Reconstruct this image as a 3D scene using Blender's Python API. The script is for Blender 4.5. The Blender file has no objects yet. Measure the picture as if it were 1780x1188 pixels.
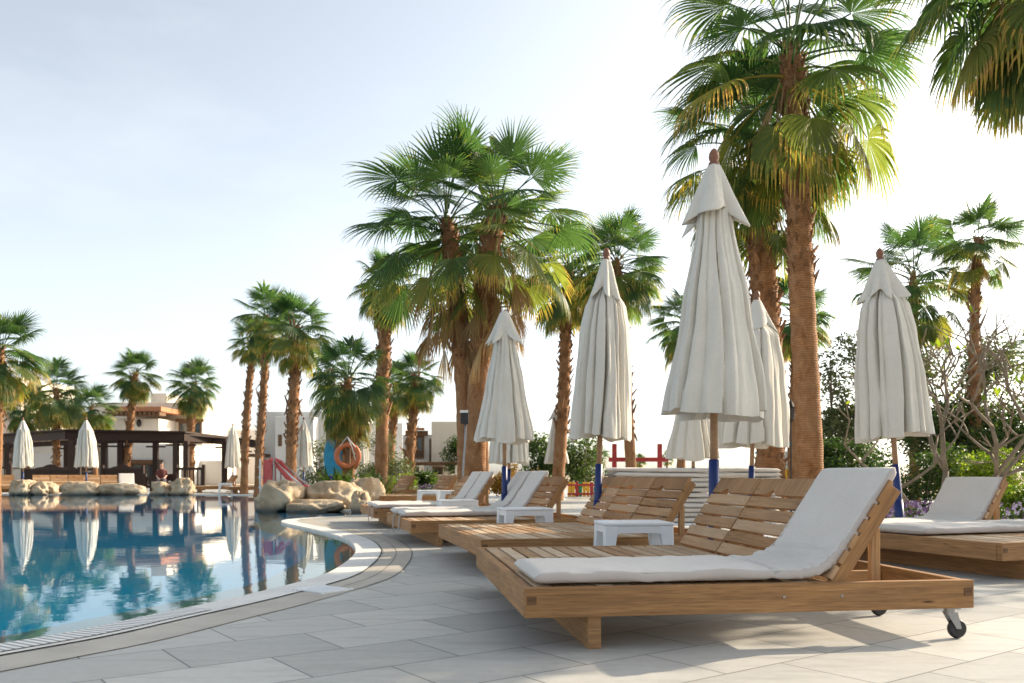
import bpy, bmesh, math, random
from mathutils import Vector, Matrix, noise
from mathutils.geometry import tessellate_polygon
R = math.radians
sc = bpy.context.scene
COL = sc.collection

# ---------------------------------------------------------------- camera, world, sun, exposure
F, CX, HY, H = 1500.0, 890.0, 825.0, 0.75        # focal length in photo pixels, image centre, horizon row, eye height
cam_d = bpy.data.cameras.new('camera')
cam = bpy.data.objects.new('camera', cam_d); COL.objects.link(cam)
cam.location = (0, 0, H); cam.rotation_euler = (R(90), 0, 0)
cam_d.sensor_width = 36; cam_d.lens = 36 * F / 1780
cam_d.shift_y = (HY - 594) / 1780
cam_d.clip_end = 9000; cam_d.clip_start = 0.05
cam_d.dof.use_dof = True; cam_d.dof.focus_distance = 5.2; cam_d.dof.aperture_fstop = 4.5
sc.camera = cam

SUN_AZ, SUN_EL = 62.0, 27.0          # degrees clockwise from the view direction, degrees above the horizon
world = bpy.data.worlds.new('World'); sc.world = world; world.use_nodes = True
wn = world.node_tree
sky = wn.nodes.new('ShaderNodeTexSky'); sky.sky_type = 'NISHITA'; sky.sun_disc = False
sky.sun_elevation = R(SUN_EL); sky.sun_rotation = R(SUN_AZ)
sky.air_density = 0.75; sky.dust_density = 2.2; sky.ozone_density = 1.0
hsv = wn.nodes.new('ShaderNodeHueSaturation'); hsv.inputs['Saturation'].default_value = .5      # thin high haze pales the blue
wn.links.new(sky.outputs[0], hsv.inputs['Color'])
wtc = wn.nodes.new('ShaderNodeTexCoord'); wmp = wn.nodes.new('ShaderNodeMapping'); wmp.inputs['Scale'].default_value = (1.2, 1.2, 3.4)
wno = wn.nodes.new('ShaderNodeTexNoise'); wno.inputs['Scale'].default_value = 2.1; wno.inputs['Detail'].default_value = 7; wno.inputs['Roughness'].default_value = .55
wrp = wn.nodes.new('ShaderNodeValToRGB'); wrp.color_ramp.elements[0].position = .48; wrp.color_ramp.elements[1].position = .8
wrp.color_ramp.elements[1].color = (.22, .22, .22, 1)
wmx = wn.nodes.new('ShaderNodeMix'); wmx.data_type = 'RGBA'; wmx.inputs[7].default_value = (4.6, 4.75, 4.9, 1)    # faint wisps of cloud
wn.links.new(wtc.outputs['Generated'], wmp.inputs[0]); wn.links.new(wmp.outputs[0], wno.inputs[0]); wn.links.new(wno.outputs[0], wrp.inputs[0])
wn.links.new(wrp.outputs[0], wmx.inputs[0]); wn.links.new(hsv.outputs[0], wmx.inputs[6])
wtn = wn.nodes.new('ShaderNodeMix'); wtn.data_type = 'RGBA'; wtn.blend_type = 'MULTIPLY'; wtn.inputs[0].default_value = 1; wtn.inputs[7].default_value = (1.0, 1.0, .94, 1)
wn.links.new(wmx.outputs[2], wtn.inputs[6]); wn.links.new(wtn.outputs[2], wn.nodes['Background'].inputs[0])
wn.nodes['Background'].inputs[1].default_value = 0.15
sun_d = bpy.data.lights.new('sun', 'SUN'); sun_d.energy = 4.0; sun_d.angle = R(0.5); sun_d.color = (1.0, 0.83, 0.62)
sun = bpy.data.objects.new('sun', sun_d); COL.objects.link(sun)
sdir = Vector((math.sin(R(SUN_AZ)) * math.cos(R(SUN_EL)), math.cos(R(SUN_AZ)) * math.cos(R(SUN_EL)), math.sin(R(SUN_EL))))
sun.rotation_euler = sdir.to_track_quat('Z', 'Y').to_euler()
sc.view_settings.view_transform = 'Standard'; sc.view_settings.look = 'None'
sc.view_settings.exposure = 1.12; sc.view_settings.gamma = 1.0
sc.render.engine = 'CYCLES'
sc.cycles.max_bounces = 8; sc.cycles.transparent_max_bounces = 12
sc.cycles.use_denoising = True

# ---------------------------------------------------------------- helpers
def P(px, py, d):
    """a point of the place from its direction in the photo and its distance along the view"""
    return Vector(((px - CX) / F * d, d, H + (HY - py) / F * d))
def G(px, py, z=0.0):
    d = (H - z) * F / (py - HY)
    return Vector(((px - CX) / F * d, d, z))

class MB:
    def __init__(s, seed=0):
        s.v, s.f, s.uv, s.t, s.m, s.r = [], [], [], [], [], random.Random(seed)
    def face(s, idx, uv=None, t=0.5, m=0):
        s.f.append(tuple(idx)); s.uv.extend(uv if uv else [(0, 0)] * len(idx)); s.t.append(t); s.m.append(m)
    def box(s, c, size, M=None, t=None, m=0, taper=None):
        """box centred at c; taper = (kx, ky) scales its bottom"""
        c = Vector(c); hx, hy, hz = [k / 2 for k in size]
        b = len(s.v); ou, ov = s.r.random() * 9, s.r.random() * 9
        t = s.r.random() if t is None else t
        co = []
        for x, y, z in ((-1,-1,-1),(1,-1,-1),(1,1,-1),(-1,1,-1),(-1,-1,1),(1,-1,1),(1,1,1),(-1,1,1)):
            kx, ky = (taper if taper and z < 0 else (1, 1))
            q = Vector((x*hx*kx, y*hy*ky, z*hz)); co.append(q)
            p = c + q
            s.v.append(M @ p if M else p)
        la = max(range(3), key=lambda i: size[i])
        for f in ((0,3,2,1),(4,5,6,7),(0,1,5,4),(1,2,6,5),(2,3,7,6),(3,0,4,7)):
            ax = [i for i in range(3) if max(co[k][i] for k in f) - min(co[k][i] for k in f) > 1e-6]
            ax = (ax + [0, 1])[:2]
            if la in ax: a, o = la, [i for i in ax if i != la][0]
            else: a, o = ax[0], ax[1]
            s.face([b+k for k in f], [(co[k][a]+ou, co[k][o]+ov+a*.3) for k in f], t, m)
    def tube(s, pts, rad, n=8, t=0.5, m=0, cap=True, jit=None):
        pts = [Vector(p) for p in pts]
        if not isinstance(rad, (list, tuple)): rad = [rad]*len(pts)
        b = len(s.v); L = 0
        tan0 = (pts[1]-pts[0]).normalized()
        ref = Vector((1,0,0)) if abs(tan0.x) < .8 else Vector((0,1,0))
        nrm = (ref - tan0*ref.dot(tan0)).normalized()
        Ls = []
        for i, p in enumerate(pts):
            tan = (pts[min(i+1, len(pts)-1)] - pts[max(i-1, 0)]).normalized()
            nrm = (nrm - tan*nrm.dot(tan)).normalized(); bn = tan.cross(nrm)
            if i: L += (p-pts[i-1]).length
            Ls.append(L)
            for k in range(n):
                a = 2*math.pi*k/n
                rr = rad[i] * (1 + (jit(i, k) if jit else 0))
                s.v.append(p + (nrm*math.cos(a) + bn*math.sin(a))*rr)
        for i in range(len(pts)-1):
            for k in range(n):
                k2 = (k+1) % n
                s.face([b+i*n+k, b+i*n+k2, b+(i+1)*n+k2, b+(i+1)*n+k],
                       [(k/n, Ls[i]), ((k+1)/n, Ls[i]), ((k+1)/n, Ls[i+1]), (k/n, Ls[i+1])], t, m)
        if cap:
            s.face([b+k for k in reversed(range(n))], None, t, m)
            e = b+(len(pts)-1)*n
            s.face([e+k for k in range(n)], None, t, m)
    def lathe(s, prof, n=24, c=(0,0,0), t=0.5, m=0, fn=None):
        """prof: (r, z) from bottom to top; fn(theta, i, r, z) -> (r, z)"""
        b = len(s.v); c = Vector(c)
        for i, (r, z) in enumerate(prof):
            for k in range(n):
                a = 2*math.pi*k/n
                rr, zz = fn(a, i, r, z) if fn else (r, z)
                s.v.append(c + Vector((rr*math.cos(a), rr*math.sin(a), zz)))
        for i in range(len(prof)-1):
            for k in range(n):
                k2 = (k+1) % n
                s.face([b+i*n+k, b+i*n+k2, b+(i+1)*n+k2, b+(i+1)*n+k],
                       [(k/n, prof[i][1]), ((k+1)/n, prof[i][1]), ((k+1)/n, prof[i+1][1]), (k/n, prof[i+1][1])], t, m)
    def prism(s, poly, z0, z1, M=None, t=0.5, m=0):
        """poly: (x, y) outline, counter-clockwise; extruded from z0 to z1"""
        b = len(s.v); n = len(poly)
        for z in (z0, z1):
            for x, y in poly:
                p = Vector((x, y, z)); s.v.append(M @ p if M else p)
        ou = s.r.random()*7
        s.face([b+k for k in reversed(range(n))], [(poly[k][0]+ou, poly[k][1]) for k in reversed(range(n))], t, m)
        s.face([b+n+k for k in range(n)], [(poly[k][0]+ou, poly[k][1]) for k in range(n)], t, m)
        L = 0
        for k in range(n):
            k2 = (k+1) % n
            e = (Vector(poly[k2])-Vector(poly[k])).length
            s.face([b+k, b+k2, b+n+k2, b+n+k], [(L+ou, z0), (L+e+ou, z0), (L+e+ou, z1), (L+ou, z1)], t, m); L += e
    def build(s, name, mats, parent=None, smooth=False, bevel=0, solid=0, sharp=0):
        me = bpy.data.meshes.new(name)
        me.from_pydata([tuple(p) for p in s.v], [], s.f)
        if not isinstance(mats, (list, tuple)): mats = [mats]
        for m in mats: me.materials.append(m)
        uvl = me.uv_layers.new(name='UVMap')
        uvl.data.foreach_set('uv', [k for q in s.uv for k in q])
        at = me.color_attributes.new('tint', 'FLOAT_COLOR', 'CORNER')
        buf = []
        for f, t in zip(s.f, s.t): buf.extend((t, t, t, 1.0)*len(f))
        at.data.foreach_set('color', buf)
        me.polygons.foreach_set('material_index', s.m)
        if smooth: me.polygons.foreach_set('use_smooth', [True]*len(s.f))
        me.update()
        if sharp: me.set_sharp_from_angle(angle=R(sharp))
        o = bpy.data.objects.new(name, me); COL.objects.link(o)
        if parent: o.parent = parent
        if solid:
            md = o.modifiers.new('solid', 'SOLIDIFY'); md.thickness = solid; md.offset = 0
        if bevel:
            md = o.modifiers.new('bevel', 'BEVEL'); md.width = bevel; md.segments = 2; md.limit_method = 'ANGLE'; md.angle_limit = R(40)
        return o

def tag(o, label=None, cat=None, group=None, kind=None):
    if label: o['label'] = label
    if cat: o['category'] = cat
    if group: o['group'] = group
    if kind: o['kind'] = kind
    return o
def thing(name, loc, rz, label, cat, group=None):
    o = bpy.data.objects.new(name, None); COL.objects.link(o)
    o.empty_display_size = .1
    o.location = loc; o.rotation_euler = (0, 0, rz)
    return tag(o, label, cat, group)
def copy_tree(o, parent=None):
    c = o.copy(); COL.objects.link(c)
    if parent: c.parent = parent
    for ch in list(o.children): copy_tree(ch, c)
    return c
def dup(o, loc, rz, label):
    c = copy_tree(o); c.location = loc; c.rotation_euler = (0, 0, rz); c['label'] = label
    return c

# ---------------------------------------------------------------- materials
def nmat(name):
    m = bpy.data.materials.new(name); m.use_nodes = True
    nt = m.node_tree
    return m, nt, nt.nodes['Principled BSDF']
def nd(nt, typ, ins=None, **kw):
    n = nt.nodes.new(typ)
    for k, v in kw.items(): setattr(n, k, v)
    for k, v in (ins or {}).items():
        if isinstance(v, bpy.types.NodeSocket): nt.links.new(v, n.inputs[k])
        else: n.inputs[k].default_value = v
    return n
def c4(c): return (c[0], c[1], c[2], 1)
def ramp(nt, fac, stops):
    n = nt.nodes.new('ShaderNodeValToRGB'); nt.links.new(fac, n.inputs[0])
    e = n.color_ramp.elements
    while len(e) < len(stops): e.new(0.5)
    for k, (p, c) in enumerate(stops):
        e[k].position = p; e[k].color = c4(c)
    return n.outputs[0]
def mixc(nt, fac, a, b, mode='MIX'):
    n = nt.nodes.new('ShaderNodeMix'); n.data_type = 'RGBA'; n.blend_type = mode
    for i, v in ((0, fac), (6, a), (7, b)):
        if isinstance(v, bpy.types.NodeSocket): nt.links.new(v, n.inputs[i])
        else: n.inputs[i].default_value = c4(v) if isinstance(v, (tuple, list)) else v
    return n.outputs[2]
def bump(nt, h, bs, strength=.3, dist=.01):
    n = nd(nt, 'ShaderNodeBump', {'Strength': strength, 'Distance': dist, 'Height': h})
    nt.links.new(n.outputs[0], bs.inputs['Normal'])
def coord(nt, kind='Object', scale=(1,1,1), rot=(0,0,0)):
    t = nd(nt, 'ShaderNodeTexCoord')
    return nd(nt, 'ShaderNodeMapping', {'Vector': t.outputs[kind], 'Scale': scale, 'Rotation': rot}).outputs[0]
def noi(nt, vec, scale=5, detail=4, rough=.6, dist=0):
    return nd(nt, 'ShaderNodeTexNoise', {'Vector': vec, 'Scale': scale, 'Detail': detail, 'Roughness': rough, 'Distortion': dist}).outputs[0]
def tintv(nt): return nd(nt, 'ShaderNodeAttribute', attribute_name='tint').outputs['Fac']

def plain(name, col, rough=.6, var=.12, nscale=6, bmp=.1, spec=.4, metal=0, bscale=60):
    m, nt, b = nmat(name)
    v = coord(nt)
    f = noi(nt, v, nscale, 5)
    lo = [max(0, k*(1-var)) for k in col]; hi = [k*(1+var) for k in col]
    nt.links.new(ramp(nt, f, [(.3, lo), (.7, hi)]), b.inputs['Base Color'])
    b.inputs['Roughness'].default_value = rough; b.inputs['Metallic'].default_value = metal
    b.inputs['Specular IOR Level'].default_value = spec
    if bmp: bump(nt, noi(nt, v, bscale, 4), b, bmp, .004)
    return m

def wood(name, dark, light, grey, gmix=.4, bmp=.25):
    m, nt, b = nmat(name)
    v = coord(nt, 'UV', (2.0, 48, 1)); v2 = coord(nt, 'UV', (7, 210, 1)); v3 = coord(nt, 'UV', (1, 2.2, 1))
    g1 = noi(nt, v, 1.0, 6, .62, 1.2); g2 = noi(nt, v2, 1.0, 3); g3 = noi(nt, v3, 2.2, 4)
    base = ramp(nt, g1, [(.34, dark), (.5, [(a+c)/2 for a, c in zip(dark, light)]), (.64, light)])
    base = mixc(nt, .4, base, ramp(nt, g2, [(.36, dark), (.6, light)]))
    big = noi(nt, coord(nt, 'UV', (1.5, 5, 1)), 1.0, 4)
    base = mixc(nt, 1.0, base, ramp(nt, big, [(.3, (.72, .68, .64)), (.7, (1.12, 1.1, 1.08))]), 'MULTIPLY')
    gr = nd(nt, 'ShaderNodeMath', {0: tintv(nt), 1: g3}, operation='MULTIPLY').outputs[0]
    gr = nd(nt, 'ShaderNodeMath', {0: gr, 1: gmix*2.6}, operation='MULTIPLY', use_clamp=True).outputs[0]
    base = mixc(nt, gr, base, grey)
    t2 = ramp(nt, tintv(nt), [(0, (.78, .75, .72)), (1, (1.12, 1.1, 1.06))])
    base = mixc(nt, 1.0, base, t2, 'MULTIPLY')
    knot = nd(nt, 'ShaderNodeTexVoronoi', {'Vector': coord(nt, 'UV', (1.0, 6.0, 1)), 'Scale': 1.7}).outputs['Distance']
    base = mixc(nt, ramp(nt, knot, [(.03, (1, 1, 1)), (.075, (0, 0, 0))]), base, [k*.35 for k in dark])
    nt.links.new(base, b.inputs['Base Color'])
    b.inputs['Roughness'].default_value = .68; b.inputs['Specular IOR Level'].default_value = .3
    bump(nt, mixc(nt, .4, g1, g2), b, bmp, .004)
    return m

M = {}
M['wood'] = wood('teak', (.17, .078, .026), (.49, .265, .1), (.42, .32, .22), .22)
M['slat'] = wood('weathered_teak', (.27, .145, .062), (.58, .37, .19), (.52, .44, .34), .6)
M['back'] = wood('silvered_teak', (.25, .125, .05), (.53, .31, .145), (.47, .36, .25), .38)
M['pole'] = wood('pole_wood', (.26, .14, .07), (.48, .3, .17), (.45, .36, .27), .3)
M['dark_wood'] = wood('dark_stained_wood', (.018, .009, .006), (.05, .026, .018), (.07, .045, .035), .3)
M['brown_wood'] = wood('brown_wood', (.09, .045, .02), (.2, .11, .055), (.2, .13, .08), .3)
M['finial'] = plain('finial_wood', (.2, .085, .045), .45, .2)
M['blue'] = plain('blue_paint', (.006, .022, .12), .4, .25, 9, .15)
M['white_plastic'] = plain('white_plastic', (.74, .77, .8), .35, .04, 4, .03)
M['black'] = plain('black_rubber', (.02, .02, .022), .5, .2)
M['steel'] = plain('zinc_steel', (.3, .3, .3), .45, .15, 8, .05, .5, .6)
M['white_paint'] = plain('white_paint', (.72, .71, .68), .5, .05)
M['red'] = plain('red_paint', (.4, .04, .04), .45, .15)
M['pink'] = plain('faded_red_plastic', (.62, .1, .09), .4, .15)
M['yellow'] = plain('yellow_paint', (.75, .42, .03), .5, .12)
M['green_paint'] = plain('green_paint', (.02, .25, .09), .5, .12)
M['sky_blue'] = plain('turquoise_paint', (.02, .3, .5), .45, .15)
M['deep_blue'] = plain('deep_blue_paint', (.01, .05, .24), .45, .15)
M['orange'] = plain('orange_plastic', (.5, .15, .055), .45, .15)
M['skin'] = plain('skin', (.5, .28, .19), .5, .06, 4, 0)
M['hair'] = plain('dark_hair', (.03, .018, .012), .5, .2)
M['shirt'] = plain('dark_red_cloth', (.09, .022, .02), .8, .2)
M['trousers'] = plain('dark_cloth', (.04, .04, .06), .8, .2)
M['pane'] = plain('window_glass', (.03, .04, .045), .08, .1, 3, 0, .8)
M['iron'] = plain('dark_iron', (.03, .025, .022), .5, .1)
M['petal'] = plain('purple_petals', (.22, .12, .26), .6, .35, 30, 0)
M['petal2'] = plain('pale_petals', (.55, .45, .6), .6, .25, 30, 0)

def stucco(name, col):
    m, nt, b = nmat(name)
    v = coord(nt)
    c = ramp(nt, noi(nt, v, .7, 5), [(.3, [k*.9 for k in col]), (.7, col)])
    st = noi(nt, coord(nt, 'Object', (3, 3, .25)), 1.5, 5)
    c = mixc(nt, ramp(nt, st, [(.55, (0, 0, 0)), (.8, (.35, .35, .35))]), c, [k*.75 for k in col])
    nt.links.new(c, b.inputs['Base Color']); b.inputs['Roughness'].default_value = .9
    b.inputs['Specular IOR Level'].default_value = .2
    bump(nt, noi(nt, v, 30, 5), b, .3, .02)
    return m
M['cream'] = stucco('cream_stucco', (.72, .64, .53))
M['white_wall'] = stucco('white_stucco', (.68, .66, .62))
M['terracotta'] = plain('terracotta', (.4, .17, .08), .8, .25)

def fabric(name, col, weave=420, trans=0.0, stain=.12, fold=0):
    m, nt, b = nmat(name)
    v = coord(nt)
    c = ramp(nt, noi(nt, v, 2.3, 6, .65), [(.3, [k*(1-stain) for k in col]), (.65, col)])
    sl = nd(nt, 'ShaderNodeTexNoise', {'Vector': coord(nt, 'Object', (1, 1, 14)), 'Scale': 28.0, 'Detail': 3.0}).outputs[0]
    c = mixc(nt, .5, c, ramp(nt, sl, [(.3, [k*.88 for k in col]), (.7, [min(1, k*1.06) for k in col])]))
    nt.links.new(c, b.inputs['Base Color']); b.inputs['Roughness'].default_value = .92
    b.inputs['Specular IOR Level'].default_value = .12
    b.inputs['Sheen Weight'].default_value = .15
    h = mixc(nt, .6, noi(nt, v, weave, 2), noi(nt, v, 9, 5))
    if fold: h = mixc(nt, fold, h, noi(nt, coord(nt, 'Object', (13, 13, 1.1)), 1.0, 4, .55))
    bump(nt, h, b, .22 if not fold else .75, .012 if not fold else .035)
    if trans:
        tr = nd(nt, 'ShaderNodeBsdfTranslucent', {'Color': c})
        mx = nd(nt, 'ShaderNodeMixShader', {0: trans, 1: b.outputs[0], 2: tr.outputs[0]})
        nt.links.new(mx.outputs[0], nt.nodes['Material Output'].inputs[0])
    return m
M['cushion'] = fabric('cushion_canvas', (.64, .6, .55), stain=.2)
M['cushion_side'] = fabric('cushion_edge', (.5, .45, .42))
M['canopy'] = fabric('umbrella_canvas', (.76, .725, .645), 300, .12, .17, .7)

def leafmat(name, stops, trans=.4, bright=2.0, gloss=.25):
    m, nt, b = nmat(name)
    v = coord(nt)
    c = ramp(nt, tintv(nt), stops)
    c = mixc(nt, 1.0, c, ramp(nt, noi(nt, v, 1.3, 4), [(.3, (.72, .78, .7)), (.7, (1.25, 1.2, 1.2))]), 'MULTIPLY')
    nt.links.new(c, b.inputs['Base Color'])
    b.inputs['Roughness'].default_value = .45; b.inputs['Specular IOR Level'].default_value = gloss
    tc = mixc(nt, 1.0, c, (bright*1.1, bright*1.15, bright*.55), 'MULTIPLY')
    tr = nd(nt, 'ShaderNodeBsdfTranslucent', {'Color': tc})
    mx = nd(nt, 'ShaderNodeMixShader', {0: trans, 1: b.outputs[0], 2: tr.outputs[0]})
    nt.links.new(mx.outputs[0], nt.nodes['Material Output'].inputs[0])
    return m
M['frond'] = leafmat('palm_frond', [(0, (.028, .066, .032)), (.35, (.055, .104, .043)), (.62, (.165, .18, .05)), (.8, (.38, .27, .07)), (1, (.34, .2, .1))], .46, 1.9)
M['dead'] = leafmat('dead_frond', [(0, (.17, .095, .045)), (.5, (.3, .19, .1)), (1, (.42, .29, .17))], .25, 1.2, .1)
M['leaf'] = leafmat('shrub_leaf', [(0, (.02, .045, .018)), (.5, (.045, .085, .025)), (1, (.12, .15, .04))], .35, 1.8)
M['olive'] = leafmat('olive_leaf', [(0, (.045, .065, .033)), (.5, (.09, .115, .055)), (1, (.18, .19, .085))], .3, 1.5)
M['hedge'] = leafmat('hedge_leaf', [(0, (.06, .11, .015)), (.5, (.14, .2, .02)), (1, (.3, .33, .04))], .4, 1.8)
M['dry_leaf'] = leafmat('orange_shrub_leaf', [(0, (.2, .14, .03)), (.5, (.36, .2, .04)), (1, (.5, .27, .05))], .35, 1.4)

def trunkmat(name, dark, light, ring=1.0):
    m, nt, b = nmat(name)
    u = coord(nt, 'UV', (1, 1, 1))
    rg = nd(nt, 'ShaderNodeTexWave', {'Vector': coord(nt, 'UV', (.35, 1, 1)), 'Scale': 9.0, 'Distortion': 3.2, 'Detail': 3.0, 'Detail Scale': 2.0}, wave_type='BANDS', bands_direction='Y').outputs['Fac']
    f1 = noi(nt, coord(nt, 'UV', (8, 4.5, 1)), 1, 6, .65, .8); f2 = noi(nt, coord(nt, 'Object'), 3.2, 5)
    c = ramp(nt, f1, [(.3, dark), (.7, light)])
    c = mixc(nt, nd(nt, 'ShaderNodeMath', {0: rg, 1: .45*ring}, operation='MULTIPLY').outputs[0], c, [k*.5 for k in dark])
    c = mixc(nt, ramp(nt, f2, [(.42, (0, 0, 0)), (.72, (.55, .55, .55))]), c, [(a+b_)*.5*.9 for a, b_ in zip(light, (.3, .25, .2))])
    c = mixc(nt, 1.0, c, ramp(nt, tintv(nt), [(0, (.6, .58, .55)), (1, (1.25, 1.2, 1.12))]), 'MULTIPLY')
    nt.links.new(c, b.inputs['Base Color']); b.inputs['Roughness'].default_value = .85
    b.inputs['Specular IOR Level'].default_value = .2
    bump(nt, mixc(nt, .5, f1, rg), b, .6, .02)
    return m
M['trunk'] = trunkmat('palm_trunk', (.2, .09, .038), (.47, .25, .12))
M['boots'] = trunkmat('palm_leaf_bases', (.15, .07, .034), (.42, .23, .115), .3)
M['bark'] = plain('grey_bark', (.2, .16, .125), .85, .3, 9, .5, .2, 0, 40)
M['pale_bark'] = plain('pale_bark', (.21, .17, .125), .75, .22, 9, .3, .2, 0, 40)

def stone_mat():
    m, nt, b = nmat('sandstone')
    v = coord(nt)
    c = ramp(nt, noi(nt, v, 1.6, 7, .65), [(.3, (.28, .19, .11)), (.5, (.5, .38, .25)), (.72, (.64, .54, .4))])
    vz = nd(nt, 'ShaderNodeSeparateXYZ', {0: nd(nt, 'ShaderNodeNewGeometry').outputs['Position']}).outputs[2]
    wet = ramp(nt, vz, [(.0, (1, 1, 1)), (.14, (0, 0, 0))])
    c = mixc(nt, wet, c, (.09, .085, .07))
    nt.links.new(c, b.inputs['Base Color']); b.inputs['Roughness'].default_value = .85
    h = mixc(nt, .5, noi(nt, v, 6, 8, .7), nd(nt, 'ShaderNodeTexVoronoi', {'Vector': v, 'Scale': 3.0}).outputs['Distance'])
    bump(nt, h, b, 1.0, .14)
    return m
M['rock'] = stone_mat()

def deck_mat():
    m, nt, b = nmat('stone_tiles')
    v = coord(nt, 'Object', (1, 1, 1), (0, 0, R(-36)))
    br = nd(nt, 'ShaderNodeTexBrick', {'Vector': v, 'Color1': (0, 0, 0, 1), 'Color2': (1, 1, 1, 1), 'Mortar': (.5, .5, .5, 1), 'Scale': 1.0,
            'Mortar Size': .004, 'Mortar Smooth': .15, 'Bias': 0.0, 'Brick Width': .64, 'Row Height': .43}, offset=.5)
    o = coord(nt)
    n1 = noi(nt, o, 1.1, 6, .6); n2 = noi(nt, o, 22, 6, .7); n3 = noi(nt, coord(nt, 'Object', (1, 5, 1), (0, 0, R(-30))), 2.6, 5)
    c = ramp(nt, n1, [(.3, (.33, .33, .315)), (.7, (.47, .465, .435))])
    c = mixc(nt, .35, c, ramp(nt, n2, [(.3, (.25, .25, .235)), (.7, (.55, .545, .51))]))
    c = mixc(nt, .5, c, mixc(nt, br.outputs['Color'], (.27, .27, .255), (.56, .55, .51)))
    c = mixc(nt, ramp(nt, n3, [(.5, (0, 0, 0)), (.75, (.6, .6, .6))]), c, (.26, .255, .235))
    c = mixc(nt, br.outputs['Fac'], c, (.13, .125, .115))
    nt.links.new(c, b.inputs['Base Color'])
    nt.links.new(ramp(nt, n1, [(.3, (.42, .42, .42)), (.7, (.62, .62, .62))]), b.inputs['Roughness'])
    b.inputs['Specular IOR Level'].default_value = .35
    h = nd(nt, 'ShaderNodeMath', {0: n2, 1: br.outputs['Fac']}, operation='SUBTRACT').outputs[0]
    bump(nt, h, b, .25, .004)
    return m
M['deck'] = deck_mat()
M['sand'] = plain('dry_sand', (.42, .34, .25), .95, .2, .6, .4, .1, 0, 20)
M['soil'] = plain('dark_soil', (.12, .085, .06), .95, .3, 4, .6, .1, 0, 20)
M['coping'] = plain('white_coping', (.66, .65, .62), .55, .1, 3, .15, .4)
M['slot'] = plain('drain_slot', (.05, .05, .05), .8, .2)
M['beige_tile'] = plain('beige_tiles', (.42, .385, .33), .55, .14, 3.1, .15)
def grate_mat():
    m, nt, b = nmat('gutter_grate')
    w = nd(nt, 'ShaderNodeTexWave', {'Vector': coord(nt, 'UV'), 'Scale': 8.0}, wave_type='BANDS', bands_direction='X').outputs['Fac']
    c = ramp(nt, w, [(.2, (.22, .22, .22)), (.4, (.72, .72, .7))])
    nt.links.new(c, b.inputs['Base Color']); b.inputs['Roughness'].default_value = .4
    bump(nt, w, b, .6, .01)
    return m
M['grate'] = grate_mat()
def pooltile(name, a, b_, s):
    m, nt, b = nmat(name)
    v = coord(nt)
    br = nd(nt, 'ShaderNodeTexBrick', {'Vector': v, 'Color1': c4(a), 'Color2': c4(b_), 'Mortar': c4([k*1.15 for k in b_]), 'Scale': 1.0,
            'Mortar Size': .003, 'Brick Width': s, 'Row Height': s}, offset=0.0)
    nt.links.new(br.outputs['Color'], b.inputs['Base Color']); b.inputs['Roughness'].default_value = .4
    return m
M['pool_blue'] = pooltile('blue_pool_tiles', (.03, .62, .82), (.05, .72, .9), .1)
M['ledge'] = pooltile('beige_ledge_tiles', (.36, .33, .25), (.43, .39, .3), .12)
def water_mat():
    m, nt, b = nmat('pool_water')
    nt.nodes.remove(b)
    v = coord(nt)
    h = mixc(nt, .35, noi(nt, v, 1.6, 3, .5), noi(nt, v, 6, 3, .5))
    bp = nd(nt, 'ShaderNodeBump', {'Strength': .024, 'Distance': .06, 'Height': h})
    fr = nd(nt, 'ShaderNodeFresnel', {'IOR': 1.33, 'Normal': bp.outputs[0]})
    gl = nd(nt, 'ShaderNodeBsdfGlossy', {'Color': (.96, .98, 1, 1), 'Roughness': .015, 'Normal': bp.outputs[0]})
    tr = nd(nt, 'ShaderNodeBsdfTransparent', {'Color': (.7, .95, 1, 1)})
    mx = nd(nt, 'ShaderNodeMixShader', {0: fr.outputs[0], 1: tr.outputs[0], 2: gl.outputs[0]})
    nt.links.new(mx.outputs[0], nt.nodes['Material Output'].inputs[0])
    return m
M['water'] = water_mat()
# ---------------------------------------------------------------- ground, deck, pool
near = [(0,1122),(132,1100),(263,1071),(400,1043),(520,1014),(567,1000),(597,982),(614,968),(620,957),(613,944),(597,935),(566,926),(532,918),(505,912.5),(490,909)]
tip = [(488,906),(502,903),(560,899.5),(632,896),(690,893)]
pool = [Vector((-12,-3,0)), Vector((-5,.3,0)), Vector((-3.2,2.2,0)), Vector((-2.6,3.2,0))] + [G(*p) for p in near] + [G(*p) for p in tip] + \
       [Vector((-1.6,17.2,0)), Vector((-3.0,17.9,0)), Vector((-4.2,18.1,0)), Vector((-4.8,18.5,0)), Vector((-5.2,19.6,0)), Vector((-6.0,22,0)), Vector((-7.2,26,0)), Vector((-9.0,31.6,0)),
        Vector((-13,32.6,0)), Vector((-19.6,32.8,0)), Vector((-25,33.6,0)), Vector((-40,36,0)), Vector((-60,36,0)), Vector((-60,-3,0))]
def smooth_loop(pts, it=2):
    for _ in range(it):
        out = []
        n = len(pts)
        for i in range(n):
            a, b = pts[i], pts[(i+1) % n]
            if (b-a).length > 6: out += [a*.98+b*.02, a*.02+b*.98]
            else: out += [a*.75+b*.25, a*.25+b*.75]
        pts = out
    return pts
pool = smooth_loop(pool)
def offset(pts, w):
    n = len(pts); out = []
    for i in range(n):
        t1 = (pts[i]-pts[i-1]).normalized(); t2 = (pts[(i+1) % n]-pts[i]).normalized()
        t = (t1+t2); t = t.normalized() if t.length > 1e-6 else t1
        out.append(pts[i] + Vector((t.y, -t.x, 0))*w)      # right of travel = away from the water
    return out
area = sum(a.x*b.y-b.x*a.y for a, b in zip(pool, pool[1:]+pool[:1]))
SGN = 1 if area > 0 else -1
def off(w): return offset(pool, w*SGN)
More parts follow.
